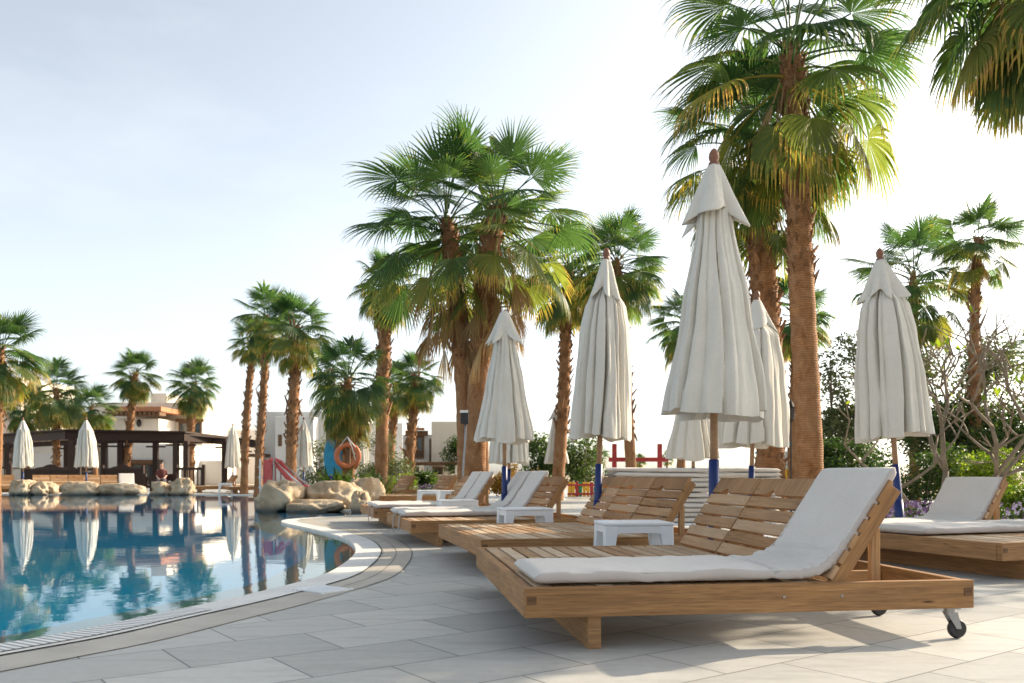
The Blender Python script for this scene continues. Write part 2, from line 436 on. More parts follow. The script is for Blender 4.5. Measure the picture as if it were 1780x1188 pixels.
def flat(name, outer, hole, z, mat):
    mb = MB()
    polys = [outer]+([hole] if hole else [])
    tris = tessellate_polygon(polys)
    flatp = [p for q in polys for p in q]
    mb.v = [Vector((p.x, p.y, z)) for p in flatp]
    for t in tris:
        a, b_, c = [flatp[k] for k in t]
        if (b_-a).cross(c-a).z < 0: t = (t[0], t[2], t[1])
        mb.face(t)
    return tag(mb.build(name, mat), kind='structure')
def strip(name, a, b_, z, mat, rng=None, closed=True, za=None, kind='structure'):
    """a band between two loops of the same length"""
    mb = MB(); n = len(a); L = 0
    for p in a: mb.v.append(Vector((p.x, p.y, z if za is None else za)))
    for p in b_: mb.v.append(Vector((p.x, p.y, z)))
    idx = range(n) if rng is None else range(*rng)
    for i in idx:
        j = (i+1) % n; e = (a[j]-a[i]).length
        f = [i, j, n+j, n+i]; uv = [(L, 0), (L+e, 0), (L+e, 1), (L, 1)]
        if za is None and (a[j]-a[i]).cross(b_[j]-a[i]).z < 0: f.reverse(); uv.reverse()
        mb.face(f, uv); L += e
    o = mb.build(name, mat)
    return tag(o, kind=kind) if kind else o
DK = [Vector((-70,-12,0)), Vector((40,-12,0)), Vector((40,26,0)), Vector((12,30,0)), Vector((2,44,0)), Vector((-6,52,0)), Vector((-70,60,0))]
flat('pool_deck', DK, off(.02), 0, M['deck'])
flat('ground', [Vector((-4000,-4000,0)), Vector((4000,-4000,0)), Vector((4000,4000,0)), Vector((-4000,4000,0))], DK, -.004, M['sand'])
WZ = -.022
# the loop index where the white grating ends and the plain coping starts
gi = min(range(len(pool)), key=lambda i: (pool[i]-G(330,1058)).length)
g0 = 0
strip('pool_coping', off(0), off(.24), .008, M['coping'])
strip('gutter_grate', off(.03), off(.2), .013, M['grate'], (g0, gi))
strip('beige_tile_band', off(.262), off(.53), .004, M['beige_tile'])
gj = min(range(len(pool)), key=lambda i: (pool[i]-G(500,1018)).length); gk = min(range(len(pool)), key=lambda i: (pool[i]-G(510,914)).length)
for a, b_ in ((.245, .253), (.386, .391), (.534, .54)):
    strip('deck_joint', off(a), off(b_), .006, M['slot'], (gj, gk))
for i_, q in enumerate((G(560,1027.5),)):
    pass
strip('coping_face', off(0), off(0), .008, M['coping'], za=-.2)
inn = offset(pool, -.5*SGN)
strip('pool_ledge', off(0), inn, -.055, M['ledge'])
strip('pool_wall', inn, inn, -.055, M['pool_blue'], za=-.7)
flat('pool_floor', [Vector((-75,-8,0)), Vector((6,-8,0)), Vector((6,45,0)), Vector((-75,45,0))], None, -.7, M['pool_blue'])
tag(flat('pool_water', off(.004), None, WZ, M['water']), kind='structure')

# small white drain cover set in the deck
mb = MB(3)
c = G(562,1027)
Md = Matrix.Translation((c.x, c.y, 0)) @ Matrix.Rotation(R(-36), 4, 'Z')
for k in range(7): mb.box((0, -.105+k*.035, .0085), (.24, .02, .009), Md, .5)
mb.box((-.13, 0, .009), (.02, .27, .01), Md); mb.box((.13, 0, .009), (.02, .27, .01), Md)
tag(mb.build('drain_cover', M['white_plastic']), 'small white slotted drain cover in the deck beside the pool curve', 'drain cover')

# ---------------------------------------------------------------- rocks at the pool edge
def rock(seed, c, size, label, rz=0, group='rocks along the pool edge', sub=5, amp=.33):
    bm = bmesh.new(); bmesh.ops.create_icosphere(bm, subdivisions=sub, radius=1)
    o = Vector((seed*7.3, seed*3.1, 0))
    for v in bm.verts:
        d = v.co.copy()
        # broken facets first, then lumps
        k = 1 + amp*noise.noise(d*1.1+o) + amp*.5*noise.noise(d*2.6+o) - amp*.55*abs(noise.noise(d*2.1+o*1.7))*1.4 + amp*.16*noise.noise(d*7+o) + amp*.08*noise.noise(d*19+o)
        k = k*(1-.0)+.06*math.floor(6*noise.noise(d*1.6+o*.5))/6
        q = d*k
        q = Vector((max(-.92, min(.92, q.x)), max(-.9, min(.9, q.y)), max(-.6, min(.86+.1*noise.noise(d*3+o), q.z))))
        v.co = Vector((q.x*size[0], q.y*size[1], q.z*size[2]))
    me = bpy.data.meshes.new('rock'); bm.to_mesh(me); bm.free()
    me.materials.append(M['rock']); me.polygons.foreach_set('use_smooth', [True]*len(me.polygons))
    ob = bpy.data.objects.new('rock', me); COL.objects.link(ob)
    ob.location = c; ob.rotation_euler = (0, 0, rz)
    return tag(ob, label, 'rock', group)
def rk(seed, px0, px1, ptop, d, label, depth=1.0, rz=0, amp=.33):
    a, b_ = P(px0, HY, d), P(px1, HY, d)
    top = H+(HY-ptop)/F*d
    w = (b_.x-a.x)/2*1.06
    z0 = top*.12
    return rock(seed, ((a.x+b_.x)/2, d, z0), (w, depth, (top-z0)/.86), label, rz, amp=amp)
rk(1, 449, 534, 836, 18.6, 'broad rounded sandstone boulder in front of the small red slide', .9)
rk(2, 520, 640, 838, 18.9, 'long sloping sandstone boulder below the lifebuoy, ending in a raised hump', .8, R(4))
rk(3, 590, 670, 832, 20.0, 'sandstone boulder behind the hump, nearest the loungers', .8)
rk(4, 612, 645, 855, 17.9, 'small pale rock leaning against the big sandstone boulders', .35)
rk(5, 500, 600, 869, 18.0, 'low flat wet rock at the waterline below the sandstone boulders', .5, 0, .25)
rk(6, 22, 62, 835, 32.4, 'pale pointed rock at the far left end of the pool', .5, amp=.6)
rk(7, 46, 95, 838, 32.8, 'tan wedge rock leaning beside the pale pointed rock', .6, amp=.5)
rk(8, 108, 180, 838, 32.6, 'wide pale boulder in front of the far orange loungers', .7)
rk(9, 172, 250, 841, 33.0, 'long low tan boulder below the white backed far lounger', .7)
rk(10, 264, 298, 838, 32.4, 'small white triangular rock on the far pool edge', .4, amp=.6)
rk(11, 298, 337, 832, 32.5, 'tall blunt pale rock in front of the dark wooden balustrade', .5)

# ---------------------------------------------------------------- buildings
def bx(mb, x0, x1, y0, y1, z0, z1, M_=None, t=.5, m=0):
    mb.box(((x0+x1)/2, (y0+y1)/2, (z0+z1)/2), (x1-x0, y1-y0, z1-z0), M_, t, m)
def pxw(d, x0, x1): return (x0-CX)/F*d, (x1-CX)/F*d
def pz(d, py): return H+(HY-py)/F*d
def wall_block(parent, d, depth, x0, x1, ytop, mat, name='wall', zb=0):
    a, b_ = pxw(d, x0, x1); mb = MB(); bx(mb, a, b_, d, d+depth, zb, pz(d, ytop)); 
    o = mb.build(name, mat, parent, bevel=.03); return o
def window(parent, d, x0, x1, y0, y1, lintel=True):
    a, b_ = pxw(d, x0, x1); z1, z0 = pz(d, y0), pz(d, y1)
    mb = MB(1); w = .09
    bx(mb, a, b_, d-.06, d+.02, z1-w, z1); bx(mb, a, b_, d-.06, d+.02, z0, z0+w)
    bx(mb, a, a+w, d-.059, d+.02, z0+w, z1-w); bx(mb, b_-w, b_, d-.059, d+.02, z0+w, z1-w)
    bx(mb, (a+b_)/2-w/3, (a+b_)/2+w/3, d-.05, d+.02, z0+w, z1-w)
    if lintel: bx(mb, a-.2, b_+.2, d-.16, d+.02, z1+.002, z1+.24)
    f = mb.build('window', M['brown_wood'], parent)
    p = MB(); bx(p, a+w, b_-w, d-.02, d-.005, z0+w, z1-w); p.build('pane', M['pane'], f)
    return f
# main two storey house behind the pergola
d = 64
hs = thing('house', (0,0,0), 0, 'cream two storey house with brown beamed eave behind the dark pergola', 'house')
wall_block(hs, d, 9, 158, 352, 700, M['cream'])
wall_block(hs, d-3, 3, 200, 276, 728, M['cream'], 'wall_block')
wall_block(hs, d+1, 5, 262, 290, 684, M['cream'], 'chimney')
wall_block(hs, d-6, 6, 188, 310, 772, M['white_wall'], 'lower_wall')
a, b_ = pxw(d-3, 196, 290)
mb = MB(2); bx(mb, a, b_, d-4, d+1, pz(d-3, 717), pz(d-3, 709)); mb.build('roof', M['terracotta'], hs)
mb = MB(3)
for k in range(12):
    x = a+(k+.5)*(b_-a)/12; bx(mb, x-.09, x+.09, d-4.1, d-3, pz(d-3, 724), pz(d-3, 718.5))
mb.build('eave_beams', M['brown_wood'], hs)
a, b_ = pxw(d, 276, 352)
mb = MB(2); bx(mb, a, b_, d-.6, d+.5, pz(d, 720), pz(d, 715)); mb.build('tile_ledge', M['terracotta'], hs)
window(hs, d, 311, 350, 734, 756); window(hs, d-6, 228, 278, 806, 842); window(hs, d, 163, 180, 735, 765, False)
mb = MB(); mb.lathe([(.02,0),(.14,.1),(.18,.35),(.1,.5),(.03,.55)], 10, (pxw(d-3,243,244)[0], d-3.15, pz(d-3, 743)))
mb.build('wall_lantern', M['iron'], hs)
# left edge house
d = 63
h2 = thing('house', (0,0,0), 0, 'tall pale cream house wall at the left edge behind the big palm crown', 'house')
wall_block(h2, d, 8, -160, 37, 655, M['cream']); wall_block(h2, d-2, 2, -60, 62, 770, M['cream'], 'lower_wall')
wall_block(h2, d-5, 5, 60, 96, 790, M['white_wall'], 'porch_wall')
window(h2, d, -40, -10, 720, 760); window(h2, d-2, 6, 40, 784, 815)
mb = MB(2); a, b_ = pxw(d-2, -70, 70); bx(mb, a, b_, d-2.6, d, pz(d-2, 770)+.004, pz(d-2, 764)); mb.build('tile_ledge', M['terracotta'], h2)
# grey-brown low block between the umbrellas
d = 61
h3 = thing('house', (0,0,0), 0, 'low plain beige house block behind the second far umbrella', 'house')
wall_block(h3, d, 5, 62, 158, 765, M['cream']); window(h3, d, 120, 134, 790, 830, False)
mb = MB(2); a, b_ = pxw(d, 58, 162); bx(mb, a, b_, d-.3, d+1, pz(d, 765)+.004, pz(d, 760)); mb.build('roof_edge', M['terracotta'], h3)
# white walls in the middle
d = 52
h4 = thing('house', (0,0,0), 0, 'plain white house wall with one slit window behind the tall palm trio', 'house')
wall_block(h4, d, 9, 446, 610, 716, M['white_wall']); wall_block(h4, d-1.5, 1.5, 478, 545, 724, M['white_wall'], 'wall_block'); wall_block(h4, d+2, 6, 600, 700, 736, M['white_wall'], 'side_wing')
window(h4, d-1.5, 484, 490, 756, 776, False)
a, b_ = pxw(d, 440, 470); mb = MB(4); bx(mb, a, b_, d-1.2, d+.0, pz(d, 795), pz(d, 790)); mb.build('canopy_beam', M['brown_wood'], h4)
d = 70
h6 = thing('house', (0,0,0), 0, 'distant white parapet with thin rails right of the pergola', 'house')
wall_block(h6, d, 6, 352, 450, 748, M['white_wall']); wall_block(h6, d-8, 2, 345, 395, 801, M['white_wall'], 'low_wall')
mb = MB(1); a, b_ = pxw(d, 352, 448)
for k in range(3): bx(mb, a, b_, d+.1, d+.16, pz(d, 747-2.6*k), pz(d, 746.4-2.6*k))
for k in range(9): x = a+k*(b_-a)/8.0; bx(mb, x-.03, x+.03, d+.101, d+.159, pz(d, 748), pz(d, 741))
mb.build('roof_railing', M['white_paint'], h6)
# house right of the middle with balcony window and pergola
d = 42
h5 = thing('house', (0,0,0), 0, 'cream house with tiled window hood and beamed porch left of the twin palms', 'house')
wall_block(h5, d, 7, 700, 752, 756, M['white_wall']); wall_block(h5, d-.8, 8, 750, 812, 733, M['cream'], 'tower')
window(h5, d, 712, 737, 758, 796)
a, b_ = pxw(d, 710, 738); mb = MB(2); bx(mb, a, b_, d-.45, d-.062, pz(d, 758)+.26, pz(d, 752)+.2); mb.build('window_hood', M['terracotta'], h5)
mb = MB(3)
for k in range(6):
    a0 = a+k*(b_-a)/6; mb.tube([(a0, d-.5, pz(d,797)), (a0+(b_-a)/6, d-.5, pz(d,785))], .025, 5); mb.tube([(a0+(b_-a)/6, d-.5, pz(d,797.2)), (a0, d-.5, pz(d,785.2))], .025, 5)
bx(mb, a, b_, d-.54, d-.46, pz(d, 785), pz(d, 783.5)); bx(mb, a, b_, d-.54, d-.46, pz(d, 799), pz(d, 797.5))
mb.build('balcony_rail', M['brown_wood'], h5)
a, b_ = pxw(d, 746.5, 749); mb = MB(); bx(mb, a, b_, d-.12, d-.01, pz(d, 805), pz(d, 763)); mb.build('drain_pipe', M['brown_wood'], h5)
a, b_ = pxw(d-2, 712, 800); mb = MB(5); bx(mb, a, b_, d-2.3, d-2.1, pz(d-2, 809), pz(d-2, 806)); bx(mb, a, b_, d-.95, d-.82, pz(d-2, 809), pz(d-2, 806))
for k in range(14): x = a+(k+.5)*(b_-a)/14; bx(mb, x-.06, x+.06, d-2.5, d-.82, pz(d-2, 806)+.002, pz(d-2, 803.5))
mb.build('porch_beams', M['brown_wood'], h5)
for x0 in (730, 792):
    mb = MB(); a, b_ = pxw(d-2, x0, x0+7); bx(mb, a, b_, d-2.35, d-2.05, 0, pz(d-2, 809.1)); mb.build('porch_pillar', M['cream'], h5)
window(h5, d-.8, 752, 770, 812, 842, False); window(h5, d, 716, 729, 812, 842, False)
# dry stone wall
def stone_wall(d, x0, x1, ytop, label, seed):
    mb = MB(seed); a, b_ = pxw(d, x0, x1); z = 0.0; zt = pz(d, ytop)
    while z < zt:
        h = mb.r.uniform(.09, .17); x = a
        while x < b_:
            w = mb.r.uniform(.16, .42)
            mb.box((x+w/2, d+mb.r.uniform(-.03, .03), z+h/2), (w-.02, .3, h-.015), None, mb.r.random()); x += w
        z += h
    return tag(mb.build('stone_wall', M['rock'], bevel=.02), label, 'wall')
stone_wall(33, 748, 800, 825, 'low dry stone wall left of the twin palm trunks', 4)

# ---------------------------------------------------------------- pergola with balustrades
pg = thing('pergola', (0,0,0), 0, 'long dark brown wooden pergola curving behind the far loungers', 'pergola')
nodes = [P(-90, HY, 54), P(116, HY, 43.5), P(318, HY, 45.5), P(458, HY, 59)]
back = [n + Vector((.8, 4.2, 0)) for n in nodes]
def beam(mb, a, b_, z0, z1, w):
    dx = (b_-a); L = dx.length; ang = math.atan2(dx.y, dx.x)
    Mx = Matrix.Translation(((a.x+b_.x)/2, (a.y+b_.y)/2, (z0+z1)/2)) @ Matrix.Rotation(ang, 4, 'Z')
    mb.box((0,0,0), (L, w, z1-z0), Mx)
mb = MB(7)
for a, b_ in zip(nodes, nodes[1:]): beam(mb, a, b_, 2.52, 2.94, .14); beam(mb, a+Vector((0,-.12,0)), b_+Vector((0,-.12,0)), 2.945, 3.02, .36)
mb.build('front_beam', M['dark_wood'], pg)
mb = MB(8)
for a, b_ in zip(back, back[1:]): beam(mb, a, b_, 2.5, 2.8, .14)
mb.build('rear_beam', M['dark_wood'], pg)
mb = MB(9)
for (a, b_), (c_, e_) in zip(zip(nodes, nodes[1:]), zip(back, back[1:])):
    n = int((b_-a).length/.75)
    for k in range(n):
        f = (k+.5)/n; beam(mb, a.lerp(b_, f), c_.lerp(e_, f), 2.82, 2.94, .1)
mb.build('rafters', M['dark_wood'], pg)
posts = [nodes[1]+Vector((.2,.1,0)), nodes[1]+Vector((.75,.2,0)), nodes[2]+Vector((-.4,.1,0)), nodes[2]+Vector((.1,.2,0)), nodes[3]+Vector((-1.2,-.4,0)), nodes[3]+Vector((.2,0,0)), nodes[0].lerp(nodes[1], .56),
         back[1]+Vector((0,0,0)), back[1]+Vector((-.8,-.2,0)), back[2], back[1].lerp(back[2], .33), back[3], back[1].lerp(back[0], .4)]
for p in posts:
    mb = MB(5); bx(mb, p.x-.13, p.x+.13, p.y-.13, p.y+.13, 0, 2.515); bx(mb, p.x-.18, p.x+.18, p.y-.18, p.y+.18, 0, .3)
    mb.box((p.x-.28, p.y, 2.3), (.5, .1, .09), None); mb.box((p.x+.28, p.y, 2.3), (.5, .1, .09), None)
    mb.build('post', M['dark_wood'], pg)
def balustrade(x0, x1, d, top, label, crest=True, solid=False):
    a, b_ = pxw(d, x0, x1); mb = MB(11)
    z1 = pz(d, top)
    bx(mb, a, b_, d-.05, d+.05, z1-.12, z1); bx(mb, a, b_, d-.04, d+.04, .12, .24)
    n = max(4, int((b_-a)/(.11 if solid else .17)))
    for k in range(n):
        x = a+(k+.5)*(b_-a)/n; bx(mb, x-(.05 if solid else .03), x+(.05 if solid else .03), d-.03, d+.03, .24, z1-.12)
    for x in (a, b_): bx(mb, x-.07, x+.07, d-.07, d+.07, 0, z1+.14)
    o = tag(mb.build('balustrade', M['dark_wood'], bevel=.006), label, 'balustrade', 'dark balustrades under the pergola')
    if crest:
        m2 = MB(); c_ = (a+b_)/2; w = (b_-a)*.3
        poly = [(-w,0),(w,0),(w*.8,.05),(w*.45,.09),(w*.25,.17),(0,.21),(-w*.25,.17),(-w*.45,.09),(-w*.8,.05)]
        m2.prism(poly, -.03, .03, Matrix.Translation((c_, d, z1+.002)) @ Matrix.Rotation(R(90), 4, 'X'))
        m2.build('carved_crest', M['dark_wood'], o)
    return o
balustrade(40, 138, 41, 815, 'dark balustrade with carved crest between the two leftmost umbrellas', True, True)
balustrade(178, 248, 41, 814, 'dark balustrade with carved crest behind the white backed far lounger', True, True)
balustrade(252, 302, 40, 829, 'low dark railing in front of the seated person', False)
balustrade(306, 354, 41, 813, 'dark slatted balustrade right of the pergola post pair', False)
balustrade(-40, 18, 41, 811, 'dark spindle balustrade at the left edge', False)
# a dark chair seen behind the second far umbrella
ch = thing('dark_chair', P(148, HY, 40)*1.0, 0, 'dark wooden chair behind the second far umbrella from the left', 'chair'); ch.location.z = 0
mb = MB(); mb.box((0,0,.45), (.5,.5,.06)); mb.build('seat', M['dark_wood'], ch)
mb = MB(); mb.box((0,.23,.98), (.5,.05,.1)); mb.box((0,.23,.8), (.5,.05,.08)); mb.box((0,.23,.62), (.5,.05,.08))
for x in (-.23,.23): mb.box((x,.23,.75), (.05,.055,.6))
mb.build('backrest', M['dark_wood'], ch)
for x in (-.22,.22):
    for y in (-.22,.22):
        mb = MB(); mb.box((x,y,.21), (.055,.055,.42)); mb.build('leg', M['dark_wood'], ch)
# ---------------------------------------------------------------- palms
def fan_leaf(mb, base, az, el, Lp, Rb, rnd, t, nseg=26, stiff=.5, m=0, dead=False, tipcol=None, age=.5):
    """petiole then a fan of folded segments, split and drooping at their tips"""
    h = Vector((math.cos(az), math.sin(az), 0)); up = Vector((0,0,1))
    pts = []; e = el; p = base.copy(); bend = rnd.uniform(.3, .8)*(.35+.9*age) if not dead else .15
    n = 6
    for k in range(n+1):
        pts.append(p.copy())
        dirv = h*math.cos(e)+up*math.sin(e)
        p = p + dirv*(Lp/n); e -= bend/n*(1.2 if e > -1.2 else 0)
    wr = [.028-.012*k/n for k in range(n+1)]
    mb.tube(pts, [w*.62 for w in wr], 4, min(1, t+.1), m, False)
    o = pts[-1]; T = (h*math.cos(e)+up*math.sin(e)).normalized(); S = Vector((-math.sin(az), math.cos(az), 0))
    # a little roll and twist so that no two fans face alike
    rl = rnd.uniform(-.45, .45); N = T.cross(S).normalized()
    N = -N if N.z < 0 and el > -.6 else N
    S, N = S*math.cos(rl)+N*math.sin(rl), N*math.cos(rl)-S*math.sin(rl)
    span = R(rnd.uniform(100, 122)) if not dead else R(rnd.uniform(14, 40))
    rows = (.03, .24, .44, .58, .7, .81, .91, 1.0)
    droop = rnd.uniform(.5, 1.5)*(1.2-stiff*.7)*(.3+1.05*age)
    dphi = 2*span/nseg
    down = Vector((0,0,-1))
    for i in range(nseg):
        phi = -span+(i+.5)*dphi + rnd.uniform(-.02, .02)
        if rnd.random() < .04: continue
        Ri = Rb*(.74+.26*math.cos(phi*.9))*rnd.uniform(.9, 1.06)
        d0 = (T*math.cos(phi)+S*math.sin(phi))
        d0 = (d0 - N*.10*abs(math.sin(phi)) + N*.12*math.cos(phi)).normalized()
        side0 = (S*math.cos(phi)-T*math.sin(phi))
        p = o.copy(); last = 0; b = len(mb.v); dr = droop*rnd.uniform(.75, 1.25)
        tt = max(0, min(1, t+rnd.uniform(-.06, .06)))
        for j, f in enumerate(rows):
            w = dr*max(0, (f-.3)/.7)**1.5
            dd = (d0*(1-min(.93, w*.85))+down*w).normalized()
            p = p + dd*(f-last)*Ri; last = f
            half = Ri*f*dphi*.53 if f < .5 else Ri*.5*dphi*.53*max(.06, (1-f)/.5)**.8
            sd = (side0-dd*side0.dot(dd)).normalized(); nn = dd.cross(sd).normalized()
            z_ = half*.55
            mb.v.append(p-sd*half); mb.v.append(p+nn*z_); mb.v.append(p+sd*half)
        for j in range(len(rows)-1):
            tc = tt
            if j >= 4 and not dead: tc = min(.95, tt+(.1 if tt < .42 else .2)+(.2 if rnd.random() < .3 else 0))
            q = b+j*3
            mb.face([q, q+1, q+4, q+3], None, tc, m); mb.face([q+1, q+2, q+5, q+4], None, tc, m)

def crown_mesh(seed, n=46, Lp=(.75,1.15), Rb=(.82,1.02), low=-.75, high=1.4, spread=.75, nseg=26, yellow=.5, stiff=.5):
    rnd = random.Random(seed); mb = MB(seed); nseg += 8
    for i in range(n):
        f = (i+.5)/n                      # 0 = youngest, 1 = oldest
        el = high + (low-high)*f**.85 + rnd.uniform(-.24, .24)
        az = i*2.39996 + rnd.uniform(-.25, .25)
        lp = rnd.uniform(*Lp)*(.72+.4*f if f < .7 else 1)
        rb = rnd.uniform(*Rb)*(.86+.2*math.sin(math.pi*f))
        t = .22 + .25*f + rnd.uniform(-.15, .1)
        if f > .66 and rnd.random() < yellow: t = rnd.uniform(.42, .66)
        base = Vector((math.cos(az)*.09, math.sin(az)*.09, .12-spread*f))
        fan_leaf(mb, base, az, el, lp, rb, rnd, t, nseg, stiff, age=f)
    # spear leaf
    fan_leaf(mb, Vector((0,0,.1)), 1.0, 1.5, .9, .8, rnd, .25, 8, 1.0)
    return mb
def skirt_mesh(seed, n=22, length=1.3, span=(.2, 1.3), rad=.17):
    rnd = random.Random(seed); mb = MB(seed)
    for i in range(n):
        f = (i+.5)/n; az = i*2.39996+rnd.uniform(-.3, .3)
        z = -span[0]-(span[1]-span[0])*f
        base = Vector((math.cos(az)*rad, math.sin(az)*rad, z))
        fan_leaf(mb, base, az, rnd.uniform(-1.5, -1.2), rnd.uniform(.4, .7)*length, rnd.uniform(.6, .85)*length, rnd, rnd.uniform(.15, 1), 14, .1, 0, True)
    return mb
CROWN = {}
def crown_data(key):
    if key not in CROWN:
        kw = dict(a=dict(seed=11), b=dict(seed=23, n=40, stiff=.35), c=dict(seed=37, n=52, low=-1.0, yellow=.7), d=dict(seed=51, n=34, low=-.6),
                  e=dict(seed=77, n=44, low=-1.05, high=1.3, stiff=.2, yellow=.8),
                  big=dict(seed=5, n=40, low=-.9, spread=.9, Lp=(.85,1.3), nseg=32, yellow=.65, stiff=.3),
                  big2=dict(seed=8, n=42, low=-.95, spread=.95, Lp=(.85,1.3), nseg=32, yellow=.5, stiff=.35),
                  hang=dict(seed=43, n=64, low=-1.25, spread=1.2, nseg=32, yellow=.6, stiff=.15, Lp=(.8,1.1)),
                  twin=dict(seed=14, n=31, low=-.6, spread=.8, Lp=(.9,1.35), nseg=32, yellow=.35, stiff=.85),
                  twin2=dict(seed=19, n=31, low=-.6, spread=.8, Lp=(.9,1.35), nseg=32, yellow=.5, stiff=.8))[key]
        o = crown_mesh(**kw).build('crown', M['frond'])
        CROWN[key] = o.data; bpy.data.objects.remove(o)
    return CROWN[key]
SKIRT = {}
def skirt_data(key):
    if key not in SKIRT:
        kw = dict(s=dict(seed=3, n=16, length=.75, span=(.5, 1.0)), l=dict(seed=4, n=20, length=1.1, span=(.6, 2.0), rad=.24), xl=dict(seed=6, n=60, length=.85, span=(.4, 1.9), rad=.2))[key]
        o = skirt_mesh(**kw).build('dead_fronds', M['dead']); SKIRT[key] = o.data; bpy.data.objects.remove(o)
    return SKIRT[key]
def trunk(parent, base, top, r0, r1, seed, bow=.0, boots=(.55, 1.0), nboot=120, bsize=.1, sides=14, flare=1.25):
    rnd = random.Random(seed); mb = MB(seed)
    L = (top-base).length; n = max(16, int(L/.09)); pts, rad = [], []
    side = Vector((rnd.uniform(-1, 1), rnd.uniform(-1, 1), 0)).normalized()
    ex = (base-top); ex.z = 0
    for k in range(n+1):
        f = k/n
        p = base.lerp(top, f); p.x = base.x+(top.x-base.x)*(f**(1+bow)); p.y = base.y+(top.y-base.y)*(f**(1+bow))
        pts.append(p+side*.05*math.sin(f*5+seed)*math.sin(math.pi*f))
        rr = r0+(r1-r0)*min(1, f*1.15)
        rr *= 1+(flare-1)*max(0, 1-f*L/.5)**2
        rr *= 1-.6*max(0, 1-(1-f)*L/.45)**1.3
        rad.append(rr*(1+rnd.uniform(-.035, .035)))
    mb.tube(pts, rad, sides, .55, 0, True, lambda i, k: .05*noise.noise(Vector((k*.9, i*.35, seed))))
    # cut leaf bases clasping the upper trunk
    if nboot:
        m2 = mb; z0_ = 1
        for k in range(nboot):
            f = boots[0]+(boots[1]-boots[0])*(k+rnd.random()*.6)/nboot
            az = k*2.39996+rnd.uniform(-.2, .2); i = min(n, int(f*n))
            c = pts[i]; rr = rad[i]; hd = Vector((math.cos(az), math.sin(az), 0)); sd = Vector((-math.sin(az), math.cos(az), 0))
            ln = bsize*rnd.uniform(.7, 1.6)*(1 if rnd.random() > .12 else 1.9); w = bsize*rnd.uniform(.4, .75); tilt = rnd.uniform(.25, .75)*(1 if rnd.random() > .2 else -1)
            a0 = c+hd*rr*.82; a1 = a0+(Vector((0,0,1))*math.cos(tilt)+hd*math.sin(abs(tilt)))*ln*(1 if tilt > 0 else -1)
            if tilt < 0: a1 = a0+(Vector((0,0,-1))*math.cos(tilt)+hd*math.sin(-tilt))*ln
            th = w*.35; b = len(m2.v)
            for q, ww, tt_ in ((a0, w, th), (a1, w*rnd.uniform(.2, .6), th*.5)):
                for s1, s2 in ((-1,-1),(1,-1),(1,1),(-1,1)): m2.v.append(q+sd*ww*s1*.5+hd*tt_*(s2+.6))
            t = rnd.random()
            for fc in ((0,1,5,4),(1,2,6,5),(2,3,7,6),(3,0,4,7),(4,5,6,7)): m2.face([b+x for x in fc], [(0,0),(.1,0),(.1,.1),(0,.1)], t, 1)
    o = mb.build('trunk', [M['trunk'], M['boots']], parent)
    o.data.polygons.foreach_set('use_smooth', [k == 0 for k in mb.m])
    return o
def palm(label, d, bx_, cx, cy, rpx, key, wpx, skirt=None, seed=0, boots=(.5, 1.0), nboot=90, bow=0., group='fan palms around the pool', sk_scale=1.0, dy=0, zs=1.0, tilt=0.0, flare=1.25):
    base = P(bx_, HY, d); base.z = -.05; top = P(cx, cy, d+dy)
    t = thing('palm_tree', (base.x, base.y, 0), 0, label, 'palm tree', group)
    loc = Vector((base.x, base.y, 0))
    r0 = wpx*d/F/2
    trunk(t, base-loc, top-loc, r0, r0*.82, seed+1, bow, boots, nboot, max(.07, r0*(.5 if d < 20 else .8)), flare=flare)
    s = rpx*d/F/1.75
    c = bpy.data.objects.new('crown', crown_data(key)); COL.objects.link(c); c.parent = t
    c.location = top-loc; c.scale = (s, s, s*zs); c.rotation_euler = (0, tilt, seed*1.7)
    if skirt:
        k = bpy.data.objects.new('dead_fronds', skirt_data(skirt)); COL.objects.link(k); k.parent = t
        s2 = s*sk_scale
        k.location = top-loc; k.scale = (s2, s2, s2); k.rotation_euler = (0, 0, seed*2.1)
    return t
# near right group
palm('tall palm with rough trunk right of the big near umbrella', 13.0, 1410, 1376, 70, 218, 'big', 47, 's', 1, (.5, 1.0), 300, .25, zs=1.05)
palm('shorter palm whose thick shaggy trunk stands just behind the big near umbrella', 14.6, 1340, 1316, 232, 172, 'big2', 50, 's', 2, (.15, 1.0), 420, .2)
palm('palm just beyond the right edge whose fronds hang in from the top corner', 9.5, 1868, 1790, -165, 255, 'hang', 46, 's', 6, (.4, 1.0), 160)
# twin palms in the middle
palm('left trunk of the twin palms in the middle with crown tipped left', 17.6, 810, 776, 376, 168, 'twin', 34, 'l', 3, (.52, 1.0), 240, 1.6, sk_scale=.9)
palm('right trunk of the twin palms in the middle with thick dead skirt', 17.3, 826, 866, 356, 162, 'twin2', 40, 'l', 4, (.5, 1.0), 260, 1.6, sk_scale=1.0)
# middle distance
palm('palm with slim prickly trunk between the two smaller near umbrellas', 25, 968, 990, 462, 98, 'c', 22, 's', 5, (.3, 1.0), 160)
palm('palm whose crown fans out directly behind the narrow umbrella', 23, 1102, 1072, 448, 100, 'a', 20, None, 7, (.3, 1.0), 130)
palm('low palm crown showing between the narrow umbrella and the big near umbrella', 30, 1182, 1192, 555, 72, 'c', 16, None, 8)
palm('dark palm crown low behind the two right trunks', 27, 1378, 1382, 545, 80, 'e', 18, None, 9)
palm('palm at the left of the twin palms with yellowing lower fronds', 25, 660, 672, 492, 66, 'c', 24, 's', 10, (.4, 1.0), 140)
palm('palm with bushy bright crown, rightmost of the tall trio on the left', 29, 505, 514, 566, 72, 'a', 20, None, 12, (.3, 1.0), 150)
palm('middle palm of the tall trio, crown merging with its neighbour', 31, 449, 464, 548, 62, 'b', 14, None, 13, (.2, 1.0), 150, .3)
